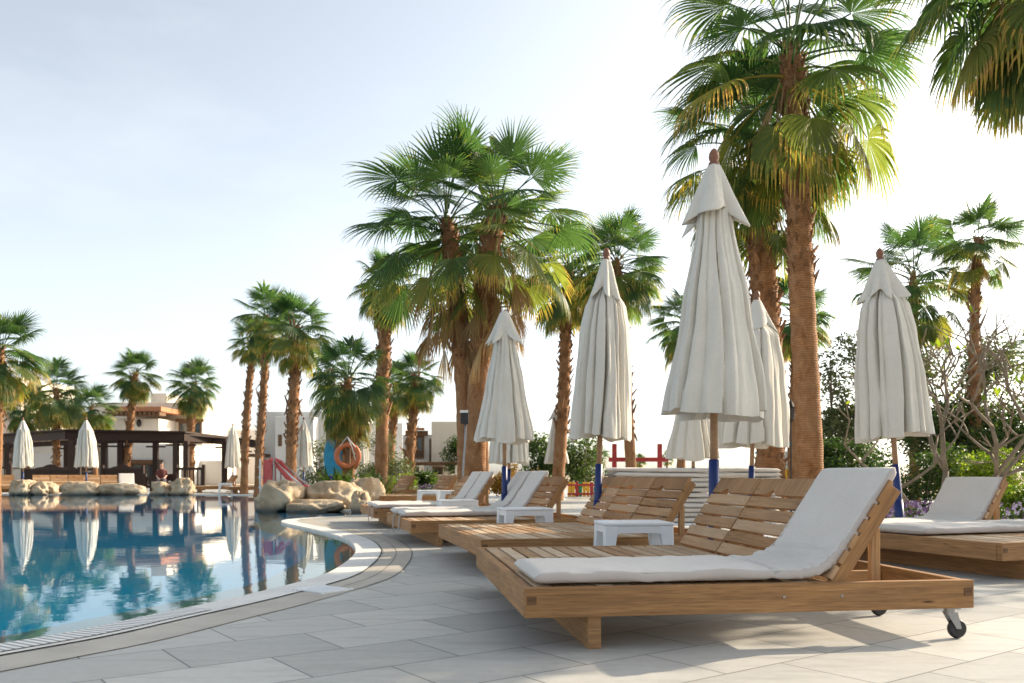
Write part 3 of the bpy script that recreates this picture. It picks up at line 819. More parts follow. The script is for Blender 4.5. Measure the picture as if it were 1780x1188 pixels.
palm('thin leaning palm, leftmost of the tall trio on the left', 33, 424, 440, 588, 46, 'b', 13, None, 14, (.2, 1.0), 140, .5)
palm('squat shaggy palm with dead skirt behind the lifebuoy', 21.5, 603, 605, 655, 84, 'e', 24, 'xl', 15, (.1, 1.0), 60, sk_scale=.95, zs=1.15)
palm('small palm with slightly leaning trunk beside the beamed porch', 32, 709, 724, 652, 54, 'c', 17, None, 16, (.1, 1.0), 150, .3)
palm('palm half hidden behind the small leaning palm', 35, 676, 690, 668, 50, 'e', 14, None, 17)
palm('dark slim palm behind the squat shaggy palm', 36, 570, 574, 640, 44, 'd', 13, None, 18)
palm('palm with green fan crown peeping out left of the umbrella at the twin palms', 34, 845, 842, 640, 40, 'c', 12, None, 32)
# left
palm('palm standing alone right of the house with the beamed eave', 48, 328, 337, 664, 50, 'c', 13, None, 19, (.2, 1.0), 120)
palm('leaning palm in front of the beamed eave of the cream house', 48, 218, 236, 646, 47, 'a', 13, None, 20, (.2, 1.0), 130, .5)
palm('wide low palm between the two leftmost umbrellas', 46, 99, 98, 674, 64, 'e', 12, None, 21, (.2, 1.0), 110)
palm('small dark palm left of the beamed eave behind the pergola', 51, 168, 158, 706, 50, 'e', 10, None, 22)
palm('low dark palm behind the leftmost umbrella', 51, 48, 46, 704, 48, 'c', 10, None, 23)
palm('big palm crown cut by the left edge of the photo', 30, -8, 2, 604, 84, 'a', 16, 's', 24)
# right background
palm('palm at far right with tall separate crown above the bare tree', 20, 1690, 1700, 412, 84, 'd', 19, 's', 25, (.3, 1.0), 150)
palm('broad bright palm crown behind the rightmost umbrella', 22, 1590, 1588, 470, 114, 'big2', 18, None, 26, (.3, 1.0), 120)
palm('small palm crown cut by the right edge of the photo', 24, 1800, 1798, 610, 52, 'd', 15, None, 27)
# far tiny palms on the horizon
for i, (px, py, r, d, lb) in enumerate([(1040,790,22,60,'tiny far palm left of the red play frame'), (1112,800,14,90,'tiny far palm under the red crossbar'), (1160,795,14,80,'tiny far palm right of the red upright')]):
    palm(lb, d, px, px, py, r, 'd', 4, None, 40+i, nboot=0)

# ---------------------------------------------------------------- shrubs and broadleaf trees
def leaf_cloud(mb, blobs, n, size, seed, tlo=.1, thi=.9, aspect=2.2):
    """leaf-sized faces spread through a set of ellipsoids (cx,cy,cz,rx,ry,rz)"""
    rnd = random.Random(seed)
    tot = sum(b[3]*b[4]*b[5] for b in blobs)
    for b in blobs:
        k = int(n*2.0*b[3]*b[4]*b[5]/tot); tb = rnd.uniform(-.15, .15)
        for _ in range(k):
            u = Vector((rnd.gauss(0,1), rnd.gauss(0,1), rnd.gauss(0,1))).normalized()*rnd.random()**.42
            nz = noise.noise(Vector((u.x*2+b[0], u.y*2+b[1], u.z*2+b[2]))*1.3)
            if nz < -.12 and rnd.random() < .8: continue
            p = Vector((b[0]+u.x*b[3], b[1]+u.y*b[4], b[2]+u.z*b[5]))
            a = Vector((rnd.gauss(0,1), rnd.gauss(0,1), rnd.gauss(0,.7))).normalized()
            c = a.cross(Vector((rnd.gauss(0,1), rnd.gauss(0,1), rnd.gauss(0,1)))).normalized()
            L = size*rnd.uniform(.6, 1.3); w = L/aspect; nn = a.cross(c)
            q = len(mb.v)
            mb.v += [p, p+a*L*.5+c*w*.5+nn*w*.15, p+a*L, p+a*L*.5-c*w*.5+nn*w*.15]
            mb.face([q, q+1, q+2, q+3], None, max(0, min(1, rnd.uniform(tlo, thi)+tb)))
def shrub(name, label, cat, c, blobs, n, size, seed, mat='leaf', bark='bark', tlo=.1, thi=.9, stems=5, aspect=2.2, group=None):
    t = thing(name, c, 0, label, cat, group)
    mb = MB(seed); leaf_cloud(mb, blobs, n, size, seed, tlo, thi, aspect); mb.build('foliage', M[mat], t)
    rnd = random.Random(seed+9); m2 = MB(seed)
    for k in range(stems):
        b = blobs[k % len(blobs)]; e = Vector((b[0]+rnd.uniform(-.4,.4)*b[3], b[1]+rnd.uniform(-.4,.4)*b[4], b[2]+.3*b[5]))
        s0 = Vector((rnd.uniform(-.1,.1), rnd.uniform(-.1,.1), 0)); r0 = .012*max(1, e.length)
        mid = s0.lerp(e, .5)+Vector((rnd.uniform(-.1,.1), rnd.uniform(-.1,.1), .1))*e.length*.5
        m2.tube([s0, mid, e], [r0*1.6, r0, r0*.4], 6, .5)
    m2.build('stems', M[bark], t)
    return t
def at(px, d): return ((px-CX)/F*d, d, 0)
def bl(rnd, n, rx, ry, z0, z1, r):
    return [(rnd.uniform(-rx, rx), rnd.uniform(-ry, ry), rnd.uniform(z0, z1), r*rnd.uniform(.7,1.2), r*rnd.uniform(.7,1.2), r*rnd.uniform(.6,1.05)) for _ in range(n)]
rg = random.Random(4)
def tree(label, c, height, rx, blobs, n, size, seed, mat='olive', tr=.12, tlo=.1, thi=.9, group=None):
    """short trunk, limbs that reach every clump, leaf clumps"""
    t = thing('tree', c, 0, label, 'tree', group)
    m2 = MB(seed); rnd = random.Random(seed)
    fork = Vector((rnd.uniform(-.1,.1), 0, height*.28))
    m2.tube([(0,0,-.05), fork*.5+Vector((.03,0,0)), fork], [tr*1.25, tr, tr*.85], 10)
    for b in blobs:
        e = Vector(b[:3]); mid = fork.lerp(e, .5)+Vector((rnd.uniform(-.15,.15), rnd.uniform(-.15,.15), .1*height*.3))
        m2.tube([fork, mid, e], [tr*.6, tr*.35, tr*.1], 7)
        for _ in range(3):
            q = e+Vector((rnd.uniform(-1,1)*b[3], rnd.uniform(-1,1)*b[4], rnd.uniform(-.5,1)*b[5]))*.8
            m2.tube([mid, e.lerp(q, .5), q], [tr*.2, tr*.12, tr*.04], 5)
    m2.build('trunk', M['bark'], t)
    mb = MB(seed); leaf_cloud(mb, blobs, n, size, seed, tlo, thi); mb.build('crown', M[mat], t)
    return t
# grey-green olive-like tree right of the tall palm, and the one behind the rightmost umbrella
tree('airy olive green tree between the tall right palm and the rightmost umbrella', at(1478, 17), 3.9, 1, bl(rg, 16, .62, .5, 1.1, 3.35, .46), 7000, .085, 61, tr=.07)
tree('grey green tree rising behind the rightmost umbrella and bare branches', at(1640, 21), 4.4, 1.4, bl(rg, 18, 1.1, .8, 1.5, 3.8, .65), 8000, .11, 62, tr=.1)
tree('dark broad tree at the right edge behind the bare branches', at(1720, 20), 2.9, 1.4, bl(rg, 18, 1.7, .8, .8, 2.3, .7), 9000, .11, 63, 'leaf', .09)
shrub('shrub', 'dark rounded shrub beside the blue roofed kiosk', 'shrub', at(1478, 14.5), bl(rg, 9, .5, .35, .55, 1.15, .32), 4200, .07, 64, 'leaf', tlo=0, thi=.6)
shrub('shrub', 'bushy green shrub behind the small far umbrella', 'shrub', at(938, 30), bl(rg, 9, .7, .5, .6, 2.0, .6), 3600, .13, 65, 'leaf')
shrub('shrub', 'airy dark shrub right of the small far umbrella', 'shrub', at(1000, 29), bl(rg, 9, .65, .4, .5, 1.9, .55), 2900, .12, 66, 'leaf', thi=1)
shrub('shrub', 'orange tinged low shrub behind the loungers at the twin palms', 'shrub', at(905, 22), bl(rg, 8, .7, .3, .35, .85, .25), 2600, .07, 67, 'dry_leaf')
shrub('hedge', 'sunlit yellow green clipped hedge behind the bare branched tree', 'hedge', at(1712, 15.5), bl(rg, 16, 1.15, .35, .4, .95, .34), 9000, .055, 68, 'hedge', aspect=1.7)
shrub('shrub', 'dark green shrub filling the gap left of the clipped hedge', 'shrub', at(1600, 15), bl(rg, 9, .7, .3, .35, 1.0, .38), 4200, .07, 69, 'leaf', thi=.7)
shrub('shrub', 'bright green leafy shrub behind the right lounger head', 'shrub', at(1778, 10.2), bl(rg, 6, .25, .2, .25, .55, .22), 1500, .06, 70, 'hedge', tlo=0, thi=.5)
shrub('shrub', 'thin light green shrub under the small leaning palm', 'shrub', at(660, 30), bl(rg, 10, .9, .5, .4, 1.9, .5), 2600, .1, 71, 'olive', thi=1)
shrub('shrub', 'yellow green low shrub left of the beamed porch', 'shrub', at(690, 28), bl(rg, 6, .4, .3, .25, .6, .3), 1500, .09, 72, 'hedge')
shrub('shrub', 'grey shrub behind the umbrella on the rocks side', 'shrub', at(555, 40), bl(rg, 8, .9, .5, .5, 1.9, .6), 2200, .14, 73, 'olive')
shrub('shrub', 'pointed green agave like plant beside the stone wall', 'plant', at(743, 32), bl(rg, 5, .25, .2, .3, .7, .28), 700, .3, 74, 'leaf', aspect=5)
shrub('shrub', 'climbing green plant on the cream porch wall', 'plant', at(793, 40), bl(rg, 7, .3, .2, .8, 2.4, .4), 1500, .14, 75, 'leaf')
# spiky planting below the lifebuoy
def spiky(label, px, d, n, L, seed, mat='leaf', tlo=.3, thi=.8):
    t = thing('spiky_plant', at(px, d), 0, label, 'plant'); mb = MB(seed); rnd = random.Random(seed)
    for k in range(n):
        az = rnd.uniform(0, 6.28); el = rnd.uniform(.3, 1.45); o = Vector((rnd.uniform(-.55,.55), rnd.uniform(-.3,.3), .1)); l = L*rnd.uniform(.6, 1.1)
        h = Vector((math.cos(az), math.sin(az), 0)); s = Vector((-math.sin(az), math.cos(az), 0)); b = len(mb.v); p = o.copy(); e = el
        for j, w in enumerate((.03, .045, .035, .004)):
            mb.v += [p-s*w, p+s*w]; p = p+(h*math.cos(e)+Vector((0,0,1))*math.sin(e))*l/3; e -= .35
        tt = rnd.uniform(tlo, thi)
        for j in range(3): mb.face([b+2*j, b+2*j+1, b+2*j+3, b+2*j+2], None, tt)
    mb.build('leaves', M[mat], t); return t
spiky('dense spiky green plant growing behind the boulders below the lifebuoy', 612, 20.6, 260, 1.0, 81)
spiky('small spiky plant behind the slide end of the boulders', 582, 20.4, 60, .6, 83)
spiky('tufty pale grass plant right of the lifebuoy', 640, 21.5, 110, 1.0, 82, 'olive', .5, 1)

# bare frangipani with thick forked branches
fr = thing('frangipani_tree', at(1632, 11.5), 0, 'bare branched frangipani tree with few yellow leaves behind the right lounger', 'tree')
mb = MB(90); rnd = random.Random(91); tips = []
def grow(p, dirv, L, r, depth):
    q = p.copy(); pts = [p.copy()]; d = dirv.copy()
    for k in range(3):
        d = (d+Vector((rnd.uniform(-.16,.16), rnd.uniform(-.16,.16), rnd.uniform(-.02,.16)))).normalized(); q = q+d*L/3; pts.append(q.copy())
    mb.tube(pts, [r, r*.92, r*.85, r*.8], 7, rnd.random())
    if depth == 0 or q.z > 2.75: tips.append((q, d)); return
    for s in range(2 if rnd.random() < .72 else 3):
        ax = Vector((rnd.uniform(-1,1), rnd.uniform(-1,1), rnd.uniform(-.25,.5))).normalized()
        nd_ = (d*.62+ax*.8); nd_.y *= .75
        grow(q, nd_.normalized(), L*rnd.uniform(.68, .9), r*.72, depth-1)
for p0, d0, L0, r0, dp in ((Vector((0,0,0)), Vector((.32,0,.95)), .8, .05, 5), (Vector((-.05,.05,0)), Vector((-.75,.1,.75)), .75, .03, 4), (Vector((.3,.1,0)), Vector((.75,.1,.8)), .9, .045, 5), (Vector((.75,.3,0)), Vector((.6,.1,.95)), .8, .042, 5)):
    grow(p0, d0.normalized(), L0, r0, dp)
mb.build('branches', M['pale_bark'], fr, smooth=True)
mb = MB(92)
for q, d in tips:
    if rnd.random() < .16:
        for k in range(rnd.randint(1, 4)):
            a = (d+Vector((rnd.uniform(-1,1), rnd.uniform(-1,1), rnd.uniform(-.4,.6)))).normalized(); s = a.cross(Vector((0,0,1))).normalized(); b = len(mb.v); l = rnd.uniform(.1, .18)
            mb.v += [q, q+a*l*.5+s*.03, q+a*l, q+a*l*.5-s*.03]; mb.face([b, b+1, b+2, b+3], None, rnd.random())
mb.build('leaves', M['hedge'], fr)

# flower bed
def flowers(label, px, d, w, seed, n=260):
    t = thing('flower_clump', at(px, d), 0, label, 'flowers'); mb = MB(seed)
    leaf_cloud(mb, [(x*w/3, 0, .16, w/4, .2, .2) for x in (-3,-1.5,0,1.5,3)], 1300, .06, seed); mb.build('leaves', M['leaf'], t)
    m2 = MB(seed); rnd = random.Random(seed)
    for k in range(n):
        p = Vector((rnd.uniform(-w*1.15, w*1.15), rnd.uniform(-.22,.1), rnd.uniform(.14, .42))); mi = 0 if rnd.random() < .6 else 1
        for j in range(4):
            a = j*1.57+rnd.random(); q = len(m2.v); u = Vector((math.cos(a), -.3, math.sin(a))); s = Vector((-math.sin(a), 0, math.cos(a)))
            m2.v += [p, p+u*.022+s*.014, p+u*.034, p+u*.022-s*.014]; m2.face([q, q+1, q+2, q+3], None, .5, mi)
    m2.build('blossom', [M['petal'], M['petal2']], t); return t
flowers('purple and white flower clump left of the right lounger back', 1598, 10.2, .42, 95, 120)
flowers('purple flower clump at the right edge behind the right lounger', 1776, 9.6, .3, 96, 70)
flowers('low bed of pink flowers beside the beamed porch', 725, 31, .8, 97, 200)

# shade trees on the sun side, out of the picture; their shade falls on the near deck
def shade(label, x, y, z, r, seed, n=7500):
    rr = random.Random(seed)
    return tree(label, (x, y, 0), z, r, [(rr.uniform(-r,r), rr.uniform(-r,r), z+rr.uniform(-.5,.5)*r, r*.5, r*.5, r*.42) for _ in range(14)], n, .24, seed, 'leaf', .16, group='shade trees beyond the right edge')
shade('leafy shade tree standing out of sight beyond the right edge', 9.5, 9.9, 5.7, 1.85, 201)
# ---------------------------------------------------------------- loungers (three places wide, on a wooden platform)
LL, LW, HINGE, TILT = 2.06, 2.06, 1.40, R(56)
RZ0, RZ1 = .145, .272
def bench(label, corner, rz, group='wooden loungers', tilts=(TILT,)*3):
    """local axes: x from the foot to the head, y across the three places, z up"""
    t = thing('sun_lounger', (corner.x, corner.y, 0), rz, label, 'sun lounger', group)
    zc, zh = (RZ0+RZ1)/2, RZ1-RZ0
    mb = MB(3)
    ys = [.022, LW/3, LW*2/3, LW-.022]
    for i, y in enumerate(ys):
        hh = zh if i in (0, 3) else zh-.03
        mb.box((LL/2 if i in (0,3) else LL/2, y, zc-(zh-hh)/2), (LL if i in (0,3) else LL-.1, .044, hh), None, .35+.1*i)
    # foot board is made of stacked end blocks, head board is one plank
    mb.box((.021, LW/2, zc-.0015), (.042, LW-.094, zh-.003), None, .6); mb.box((LL-.024, LW/2, zc-.0015), (.044, LW-.094, zh-.003), None, .3)
    mb.build('frame', M['wood'], t, bevel=.004)
    # darker end grain of the corner joints, and bolt heads
    for x in (.024, LL-.024):
        mb = MB(5); mb.box((x+(.006 if x < 1 else -.006), -.0008, zc+.01), (.04, .004, .034), None, .1)
        mb.build('corner_joint', M['brown_wood'], t)
    mb = MB(6)
    for x in (HINGE+.02, 1.15): mb.tube([(x, -.004, zc+.005), (x, .004, zc+.005)], [.006, .007], 8)
    mb.build('bolts', M['steel'], t)
    mb = MB(8); x = .05
    n = 15; pitch = (HINGE-.06)/n
    for k in range(n):
        for s in range(3):
            y0, y1 = (.046, LW/3-.002) if s == 0 else ((LW/3+.002, LW*2/3-.002) if s == 1 else (LW*2/3+.002, LW-.046))
            mb.box((x+pitch/2, (y0+y1)/2, RZ1-.012+mb.r.uniform(-.0015, .0015)), (pitch-.017, y1-y0, .02))
        x += pitch
    mb.build('slats', M['slat'], t, bevel=.003)
    mb = MB(9); mb.box((.31, LW/2, RZ0/2-.002), (.058, LW-.08, RZ0-.002), None, .5)
    mb.build('leg', M['wood'], t, bevel=.004)
    for y in (.05, LW/3, LW*2/3, LW-.05):
        cr = MB(11)
        cr.lathe([(.026, .118), (.026, .143)], 12, (LL-.085, y, 0)); cr.box((LL-.085, y, .141), (.07, .06, .006))
        for s in (-1, 1):
            cr.prism([(LL-.11, .122), (LL-.085+.02, .046), (LL-.085+.045, .046), (LL-.06, .122)][::-1], -.002, .002, Matrix.Translation((0, y+s*.019, 0)) @ Matrix.Rotation(R(90), 4, 'X'))
        c_ = cr.build('caster', M['steel'], t)
        w = MB(12); prof = [(.012,-.014),(.038,-.014),(.044,-.008),(.0455,0),(.044,.008),(.038,.014),(.012,.014)]
        w.lathe(prof, 20)
        w.lathe([(.002,-.016),(.014,-.016),(.014,.016),(.002,.016)], 10)
        w.v = [Vector((p.x+LL-.05, y+p.z, p.y+.0455)) for p in w.v]
        w.build('wheel', M['black'], c_, smooth=False)
    for s in range(3):
        y0 = s*LW/3+.028 if s == 0 else s*LW/3+.012; y1 = (s+1)*LW/3-(.028 if s == 2 else .012)
        yc = (y0+y1)/2; w = y1-y0
        Mx = Matrix.Translation((HINGE-.01, yc, RZ1-.03)) @ Matrix.Rotation(-tilts[s], 4, 'Y')
        b = MB(20+s)
        for k in range(6):
            xs = .03+k*.083
            for yy in (-w/2+.022, -w/2+.042, w/2-.042, w/2-.022):      # screw heads
                b.prism([(xs+.034+.0038*math.cos(q*1.047), yy+.0038*math.sin(q*1.047)) for q in range(6)], .0385, .0412, Mx, .5, 1)
            if k < 5: b.box((xs+.034, 0, .03), (.066, w, .02), Mx)
            else:
                x0, x1 = xs, xs+.112; nw = .055; poly = [(x0, -w/2)]
                poly += [(x0, -nw-.03+.1)] if False else []
                arc = [(x0+.030*math.sin(math.pi*j/8), .1-nw+2*nw*j/8) for j in range(9)]
                poly = [(x0, w/2)] + arc[::-1] + [(x0, -w/2), (x1, -w/2), (x1, w/2)]
                b.prism(poly[::-1] if sum(p[0]*q[1]-q[0]*p[1] for p, q in zip(poly, poly[1:]+poly[:1])) < 0 else poly, .02, .04, Mx, b.r.random())
        br = b.build('backrest', [M['back'], M['iron']], t, bevel=.003)
        for yy in (-w/2+.03, w/2-.03):
            f = MB(30+s); f.box((.265, yy, -.012), (.56, .036, .06), Mx, .4)
            f.build('backrest_rail', M['wood'], br, bevel=.003)
        e = Mx @ Vector((.33, 0, -.02))
        for yy in (y0+.05, y1-.05):
            if tilts[s] < .3: continue
            p = MB(31+s); zz = e.z-RZ0-.03; p.box((e.x+.028, yy, RZ0+.03+zz/2), (.045, .03, zz), None, .5)
            p.build('prop', M['wood'], br, bevel=.003)
    return t

def cushion_mesh(name, seed, width=.6, slide=0.0, top=.44, TILT=TILT, thick=.062, seam=1.13, droop=0, hang=0):
    """canvas pad lying on the seat, bending up the backrest"""
    rnd = random.Random(seed); mb = MB(seed)
    z0 = RZ1+.004; path = []
    x0 = .03+slide; bend0 = HINGE-.16+slide*.3; Rr = .30
    arc = Rr*TILT
    nseg = 110; Ltot = (bend0-x0)+arc+top
    for k in range(nseg+1):
        s = Ltot*k/nseg
        if s < bend0-x0: p = (x0+s, z0, 0)
        elif s < bend0-x0+arc:
            a = (s-(bend0-x0))/Rr; p = (bend0+Rr*math.sin(a), z0+Rr*(1-math.cos(a)), a)
        else:
            q = s-(bend0-x0)-arc; p = (bend0+Rr*math.sin(TILT)+q*math.cos(TILT), z0+Rr*(1-math.cos(TILT))+q*math.sin(TILT), TILT)
        path.append((s,)+p)
    nc = 44; hw = width/2
    for s, x, z, a in path:
        e = min(s, Ltot-s); ef = min(1, e/.045); ke = math.sqrt(max(.001, 1-(1-ef)**2))
        kw = 1-.03*(1-ke)
        ks = 1-.6*math.exp(-((s-(seam-x0))/.014)**2)
        bendn = math.exp(-((s-(bend0-x0+arc*.45))/.22)**2)
        for j in range(nc):
            th = 2*math.pi*j/nc; cx_, sx_ = math.cos(th), math.sin(th)
            y = hw*kw*math.copysign(abs(cx_)**.28, cx_)
            h = thick/2*math.copysign(abs(sx_)**.45, sx_)*(1+.16*(1-(y/hw)**2))
            q = Vector((s*3+seed, y*3, 0))
            wr = .010*noise.noise(q*1.5)+.005*noise.noise(Vector((s*9, y*5, seed)))
            wr += bendn*(.017*noise.noise(Vector((s*24+y*3+seed, y*4.0+math.sin(s*9), seed)))+.008*noise.noise(Vector((s*60, y*6+s*8, seed))))
            wr += .02*(abs(y)/hw)**3*math.exp(-((s-(seam-x0))/.05)**2)*noise.noise(Vector((s*30, y*14, seed)))
            if abs(y) > hw*.8: wr += .004*noise.noise(Vector((s*14, seed, y*8)))
            h = h*ke*ks + thick/2*1.05
            if sx_ > -.3: h += wr*ke
            yy = y+.006*noise.noise(Vector((s*2.2, seed*1.7, 0)))
            mb.v.append(Vector((x-math.sin(a)*h, yy, z+math.cos(a)*h)))
    for i in range(nseg):
        for j in range(nc):
            j2 = (j+1) % nc
            side = abs(math.cos(2*math.pi*(j+.5)/nc)) > .93
            mb.face([i*nc+j, (i+1)*nc+j, (i+1)*nc+j2, i*nc+j2], None, .5, 1 if side else 0)
    mb.face([j for j in range(nc)], None, .5, 0); mb.face([nseg*nc+j for j in reversed(range(nc))], None, .5, 0)
    o = mb.build(name, [M['cushion'], M['cushion_side']], smooth=True)
    return o, path, hw
def cushion(label, ln, place, seed, width=.6, slide=0.0, dy=0, rz=0, straps=False, **kw):
    o, path, hw = cushion_mesh('lounger_cushion', seed, width, slide, **kw)
    c, s = math.cos(ln.rotation_euler.z), math.sin(ln.rotation_euler.z)
    y = LW/3*(place+.5)+dy
    o.location = (ln.location.x-s*y, ln.location.y+c*y, 0); o.rotation_euler = (0, 0, ln.rotation_euler.z+rz)
    tag(o, label, 'cushion', 'cushions on the loungers')
    # piping cord along both long edges, and two tie straps at the foot end
    for sd in (-1, 1):
        m2 = MB(1)
        hp = kw.get('thick', .062)*.8
        m2.tube([(x-math.sin(a)*hp, sd*(hw*.972), z+math.cos(a)*hp) for (q, x, z, a) in path[3:-3:2]], .0035, 5)
        m2.build('piping', M['cushion'], o, smooth=True)
    if straps:
        m3 = MB(2)
        for sd in (-1, 1):
            yy = sd*(hw-.05)
            m3.tube([(.03+slide, yy, RZ1+.03), (-.012, yy+.004, RZ1+.01), (-.018, yy+.012*sd, .19), (-.014, yy+.02, .1-.03*sd)], .006, 5)
            m3.tube([(-.012, yy+.02, RZ1+.0), (-.016, yy+.035, .2), (-.02, yy+.03, .13)], .006, 5)
        m3.build('tie_straps', M['cushion_side'], o)
    return o

A1 = R(8)
L1 = bench('nearest wide wooden lounger, one grey cushion on its near place', G(912, 1023, RZ1), A1)
def more(label, corner, rz):
    c = dup(L1, (corner.x, corner.y, 0), rz, label); return c
L2 = more('bare wide wooden lounger without cushions, second in the row', G(836, 938.5, RZ1), R(13.5))
L3 = more('wooden lounger, third in the row, bare near place and two grey cushions beyond', G(714, 906, RZ1), R(15))
L4 = more('wooden lounger at the far end of the row, two cushions on its nearer places', G(650, 885.3, RZ1), R(15))
L5 = bench('wooden lounger at the right edge behind the nearest one, only its far back raised', G(1742, 944.5, RZ1), R(20), tilts=(.02, .02, TILT))
cushion('grey cushion lying flat on the lounger at the right edge', L5, 1, 16, .62, 0, top=.5, TILT=.02)
L6 = more('bare wooden lounger beyond the row, behind the big boulders', P(664, HY, 19.2), R(14))
cushion('long grey cushion folded up the near backrest of the nearest lounger', L1, 0, 3, .64, .02, dy=.02, top=.43, thick=.06)
cushion('grey cushion on the middle place of the third lounger', L3, 1, 5, .6, straps=True)
cushion('grey cushion on the far place of the third lounger', L3, 2, 7, .6)
cushion('grey cushion on the near place of the far end lounger', L4, 0, 9, .6, straps=True)
cushion('grey cushion on the middle place of the far end lounger', L4, 1, 12, .6)
cushion('mauve grey cushion on the lounger at the right edge', L5, 2, 14, .62, .02, top=.36)
# far loungers across the pool, seen from their feet
FAR = 'far loungers across the pool'
def far_l(label, px, d, rz):
    p = P(px, HY, d); c = more(label, p, rz); c['group'] = FAR; return c
X1 = far_l('far lounger with orange lit backs at the left edge of the photo', 26, 36.2, R(120))
X2 = far_l('far lounger with orange lit backs between the pale rocks', 156, 36.4, R(122))
X3 = far_l('far lounger with one white backed place right of the wide boulder', 240, 36.6, R(118))
cushion('pale cushion standing up on the far lounger behind the tan boulder', X3, 0, 18, .62, .0)
X4 = far_l('far bare lounger on the pool edge right of the blunt rock', 336, 34.5, R(24))
X5 = far_l('far bare lounger next to the boulders, right of the white far umbrella', 398, 33.0, R(24))
X6 = far_l('far lounger with pale cushions behind the little red slide', 524, 29, R(20))
cushion('pale cushion on the lounger behind the red slide, near place', X6, 0, 21, .62)
cushion('pale cushion on the lounger behind the red slide, middle place', X6, 1, 22, .62)
X7 = far_l('small far lounger with raised back right of the lifebuoy', 622, 25, R(18))

# ---------------------------------------------------------------- stacked spare cushions
def flat_cushion(label, loc, rz, seed, L=1.2, W=.62, T=.056, group='spare cushions in stacks'):
    rnd = random.Random(seed); mb = MB(seed); n, nc = 24, 28
    for i in range(n+1):
        s = i/n; e = min(s, 1-s)*L; ke = math.sqrt(max(.0001, 1-(1-min(1, e/.03))**2))
        for j in range(nc):
            th = 2*math.pi*j/nc; c, q = math.cos(th), math.sin(th)
            mb.v.append(Vector(((s-.5)*L, W/2*math.copysign(abs(c)**.3, c)*(.97+.03*ke), T/2*math.copysign(abs(q)**.55, q)*ke+.006*noise.noise(Vector((s*6, th, seed))) + .01*math.sin(s*3+seed)*.5)))
    for i in range(n):
        for j in range(nc): j2 = (j+1) % nc; mb.face([i*nc+j, (i+1)*nc+j, (i+1)*nc+j2, i*nc+j2])
    mb.face(list(range(nc))); mb.face([n*nc+j for j in reversed(range(nc))])
    o = mb.build('spare_cushion', M['cushion'], smooth=True); o.location = loc; o.rotation_euler = (0, 0, rz)
    return tag(o, label, 'cushion', group)
def stack(px, d, n, L, where, seed):
    c = P(px, HY, d); rnd = random.Random(seed)
    t = thing('low_platform', (c.x, c.y, 0), R(4), 'low white slatted platform under the stack '+where, 'platform')
    mb = MB(seed)
    for k in range(6): mb.box((0, -.3+k*.12, .17), (L+.1, .09, .03))
    mb.build('top', M['white_plastic'], t, bevel=.004)
    for sx in (-1, 1):
        for sy in (-1, 1):
            m2 = MB(); m2.box((sx*(L/2-.1), sy*.26, .0775), (.07, .07, .155)); m2.build('leg', M['white_plastic'], t)
    words = ['lowest', 'second from the bottom', 'third from the bottom', 'fourth from the bottom', 'fifth from the bottom', 'sixth from the bottom', 'seventh from the bottom', 'eighth from the bottom', 'ninth from the bottom', 'tenth from the bottom', 'second from the top', 'topmost']
    words = words[:n-2]+words[-2:]
    for k in range(n):
        flat_cushion('grey spare cushion, %s, stack %s' % (words[k], where), (c.x+rnd.uniform(-.015, .015), c.y+rnd.uniform(-.02, .02), .216+k*.0585), R(4+rnd.uniform(-1.5, 1.5)), seed+k, L)
stack(1143, 10.3, 11, 1.2, 'behind the second lounger', 300)
stack(1282, 11.2, 11, .95, 'right of the blue umbrella pole', 330)

# ---------------------------------------------------------------- white plastic side tables
def side_table(label, loc, rz):
    t = thing('side_table', loc, rz, label, 'side table', 'white plastic side tables')
    w, dpt, h = .5, .4, .41
    mb = MB(1); mb.box((0,0,h-.012), (w, dpt, .024), None, .5); mb.build('tabletop', M['white_plastic'], t, bevel=.009)
    mb = MB(2)
    for sy in (-1, 1): mb.box((0, sy*(dpt/2-.016), h-.05), (w-.14, .012, .05))
    for sx in (-1, 1): mb.box((sx*(w/2-.016), 0, h-.05), (.012, dpt-.14, .05))
    # rounded corners where apron meets leg
    for sx in (-1, 1):
        for sy in (-1, 1):
            x = sx*(w/2-.075); poly = [(0,0)]+[(.055*(1-math.sin(R(a))), -.055*(1-math.cos(R(a)))) for a in range(0, 91, 15)]
            pp = [(x-sx*p[0], p[1]) for p in poly]
            ar = sum(p[0]*q[1]-q[0]*p[1] for p, q in zip(pp, pp[1:]+pp[:1]))
            mb.prism(pp if ar > 0 else pp[::-1], -.006, .006, Matrix.Translation((0, sy*(dpt/2-.0165), h-.074)) @ Matrix.Rotation(R(90), 4, 'X'))
    mb.build('apron', M['white_plastic'], t)
    for sx in (-1, 1):
        for sy in (-1, 1):
            m2 = MB(3); hh = h-.024; b = 0
            def ring(z, ox, oy, wx, wy):
                x0, y0 = sx*ox, sy*oy; x1, y1 = sx*(ox-wx), sy*(oy-wy)
                m2.v.extend([Vector((x0,y0,z)), Vector((x1,y0,z)), Vector((x1,y1,z)), Vector((x0,y1,z))])
            ring(0, w/2+.018, dpt/2+.014, .06, .05); ring(hh*.75, w/2-.002, dpt/2-.002, .085, .075); ring(hh, w/2-.004, dpt/2-.004, .1, .09)
            for i in range(2):
                for k in range(4): m2.face([i*4+k, i*4+(k+1) % 4, i*4+4+(k+1) % 4, i*4+4+k])
            m2.face([0,1,2,3])
            lg = m2.build('leg', M['white_plastic'], t, bevel=.007)
            bm = bmesh.new(); bm.from_mesh(lg.data); bmesh.ops.recalc_face_normals(bm, faces=bm.faces); bm.to_mesh(lg.data); bm.free()
    return t
def at3(px, d): p = P(px, HY, d); return (p.x, p.y, 0)
T1 = side_table('white plastic side table between the nearest and the bare second lounger', at3(1100, 6.28), R(6))
dup(T1, at3(912, 8.83), R(14), 'white plastic side table between the second and third loungers')
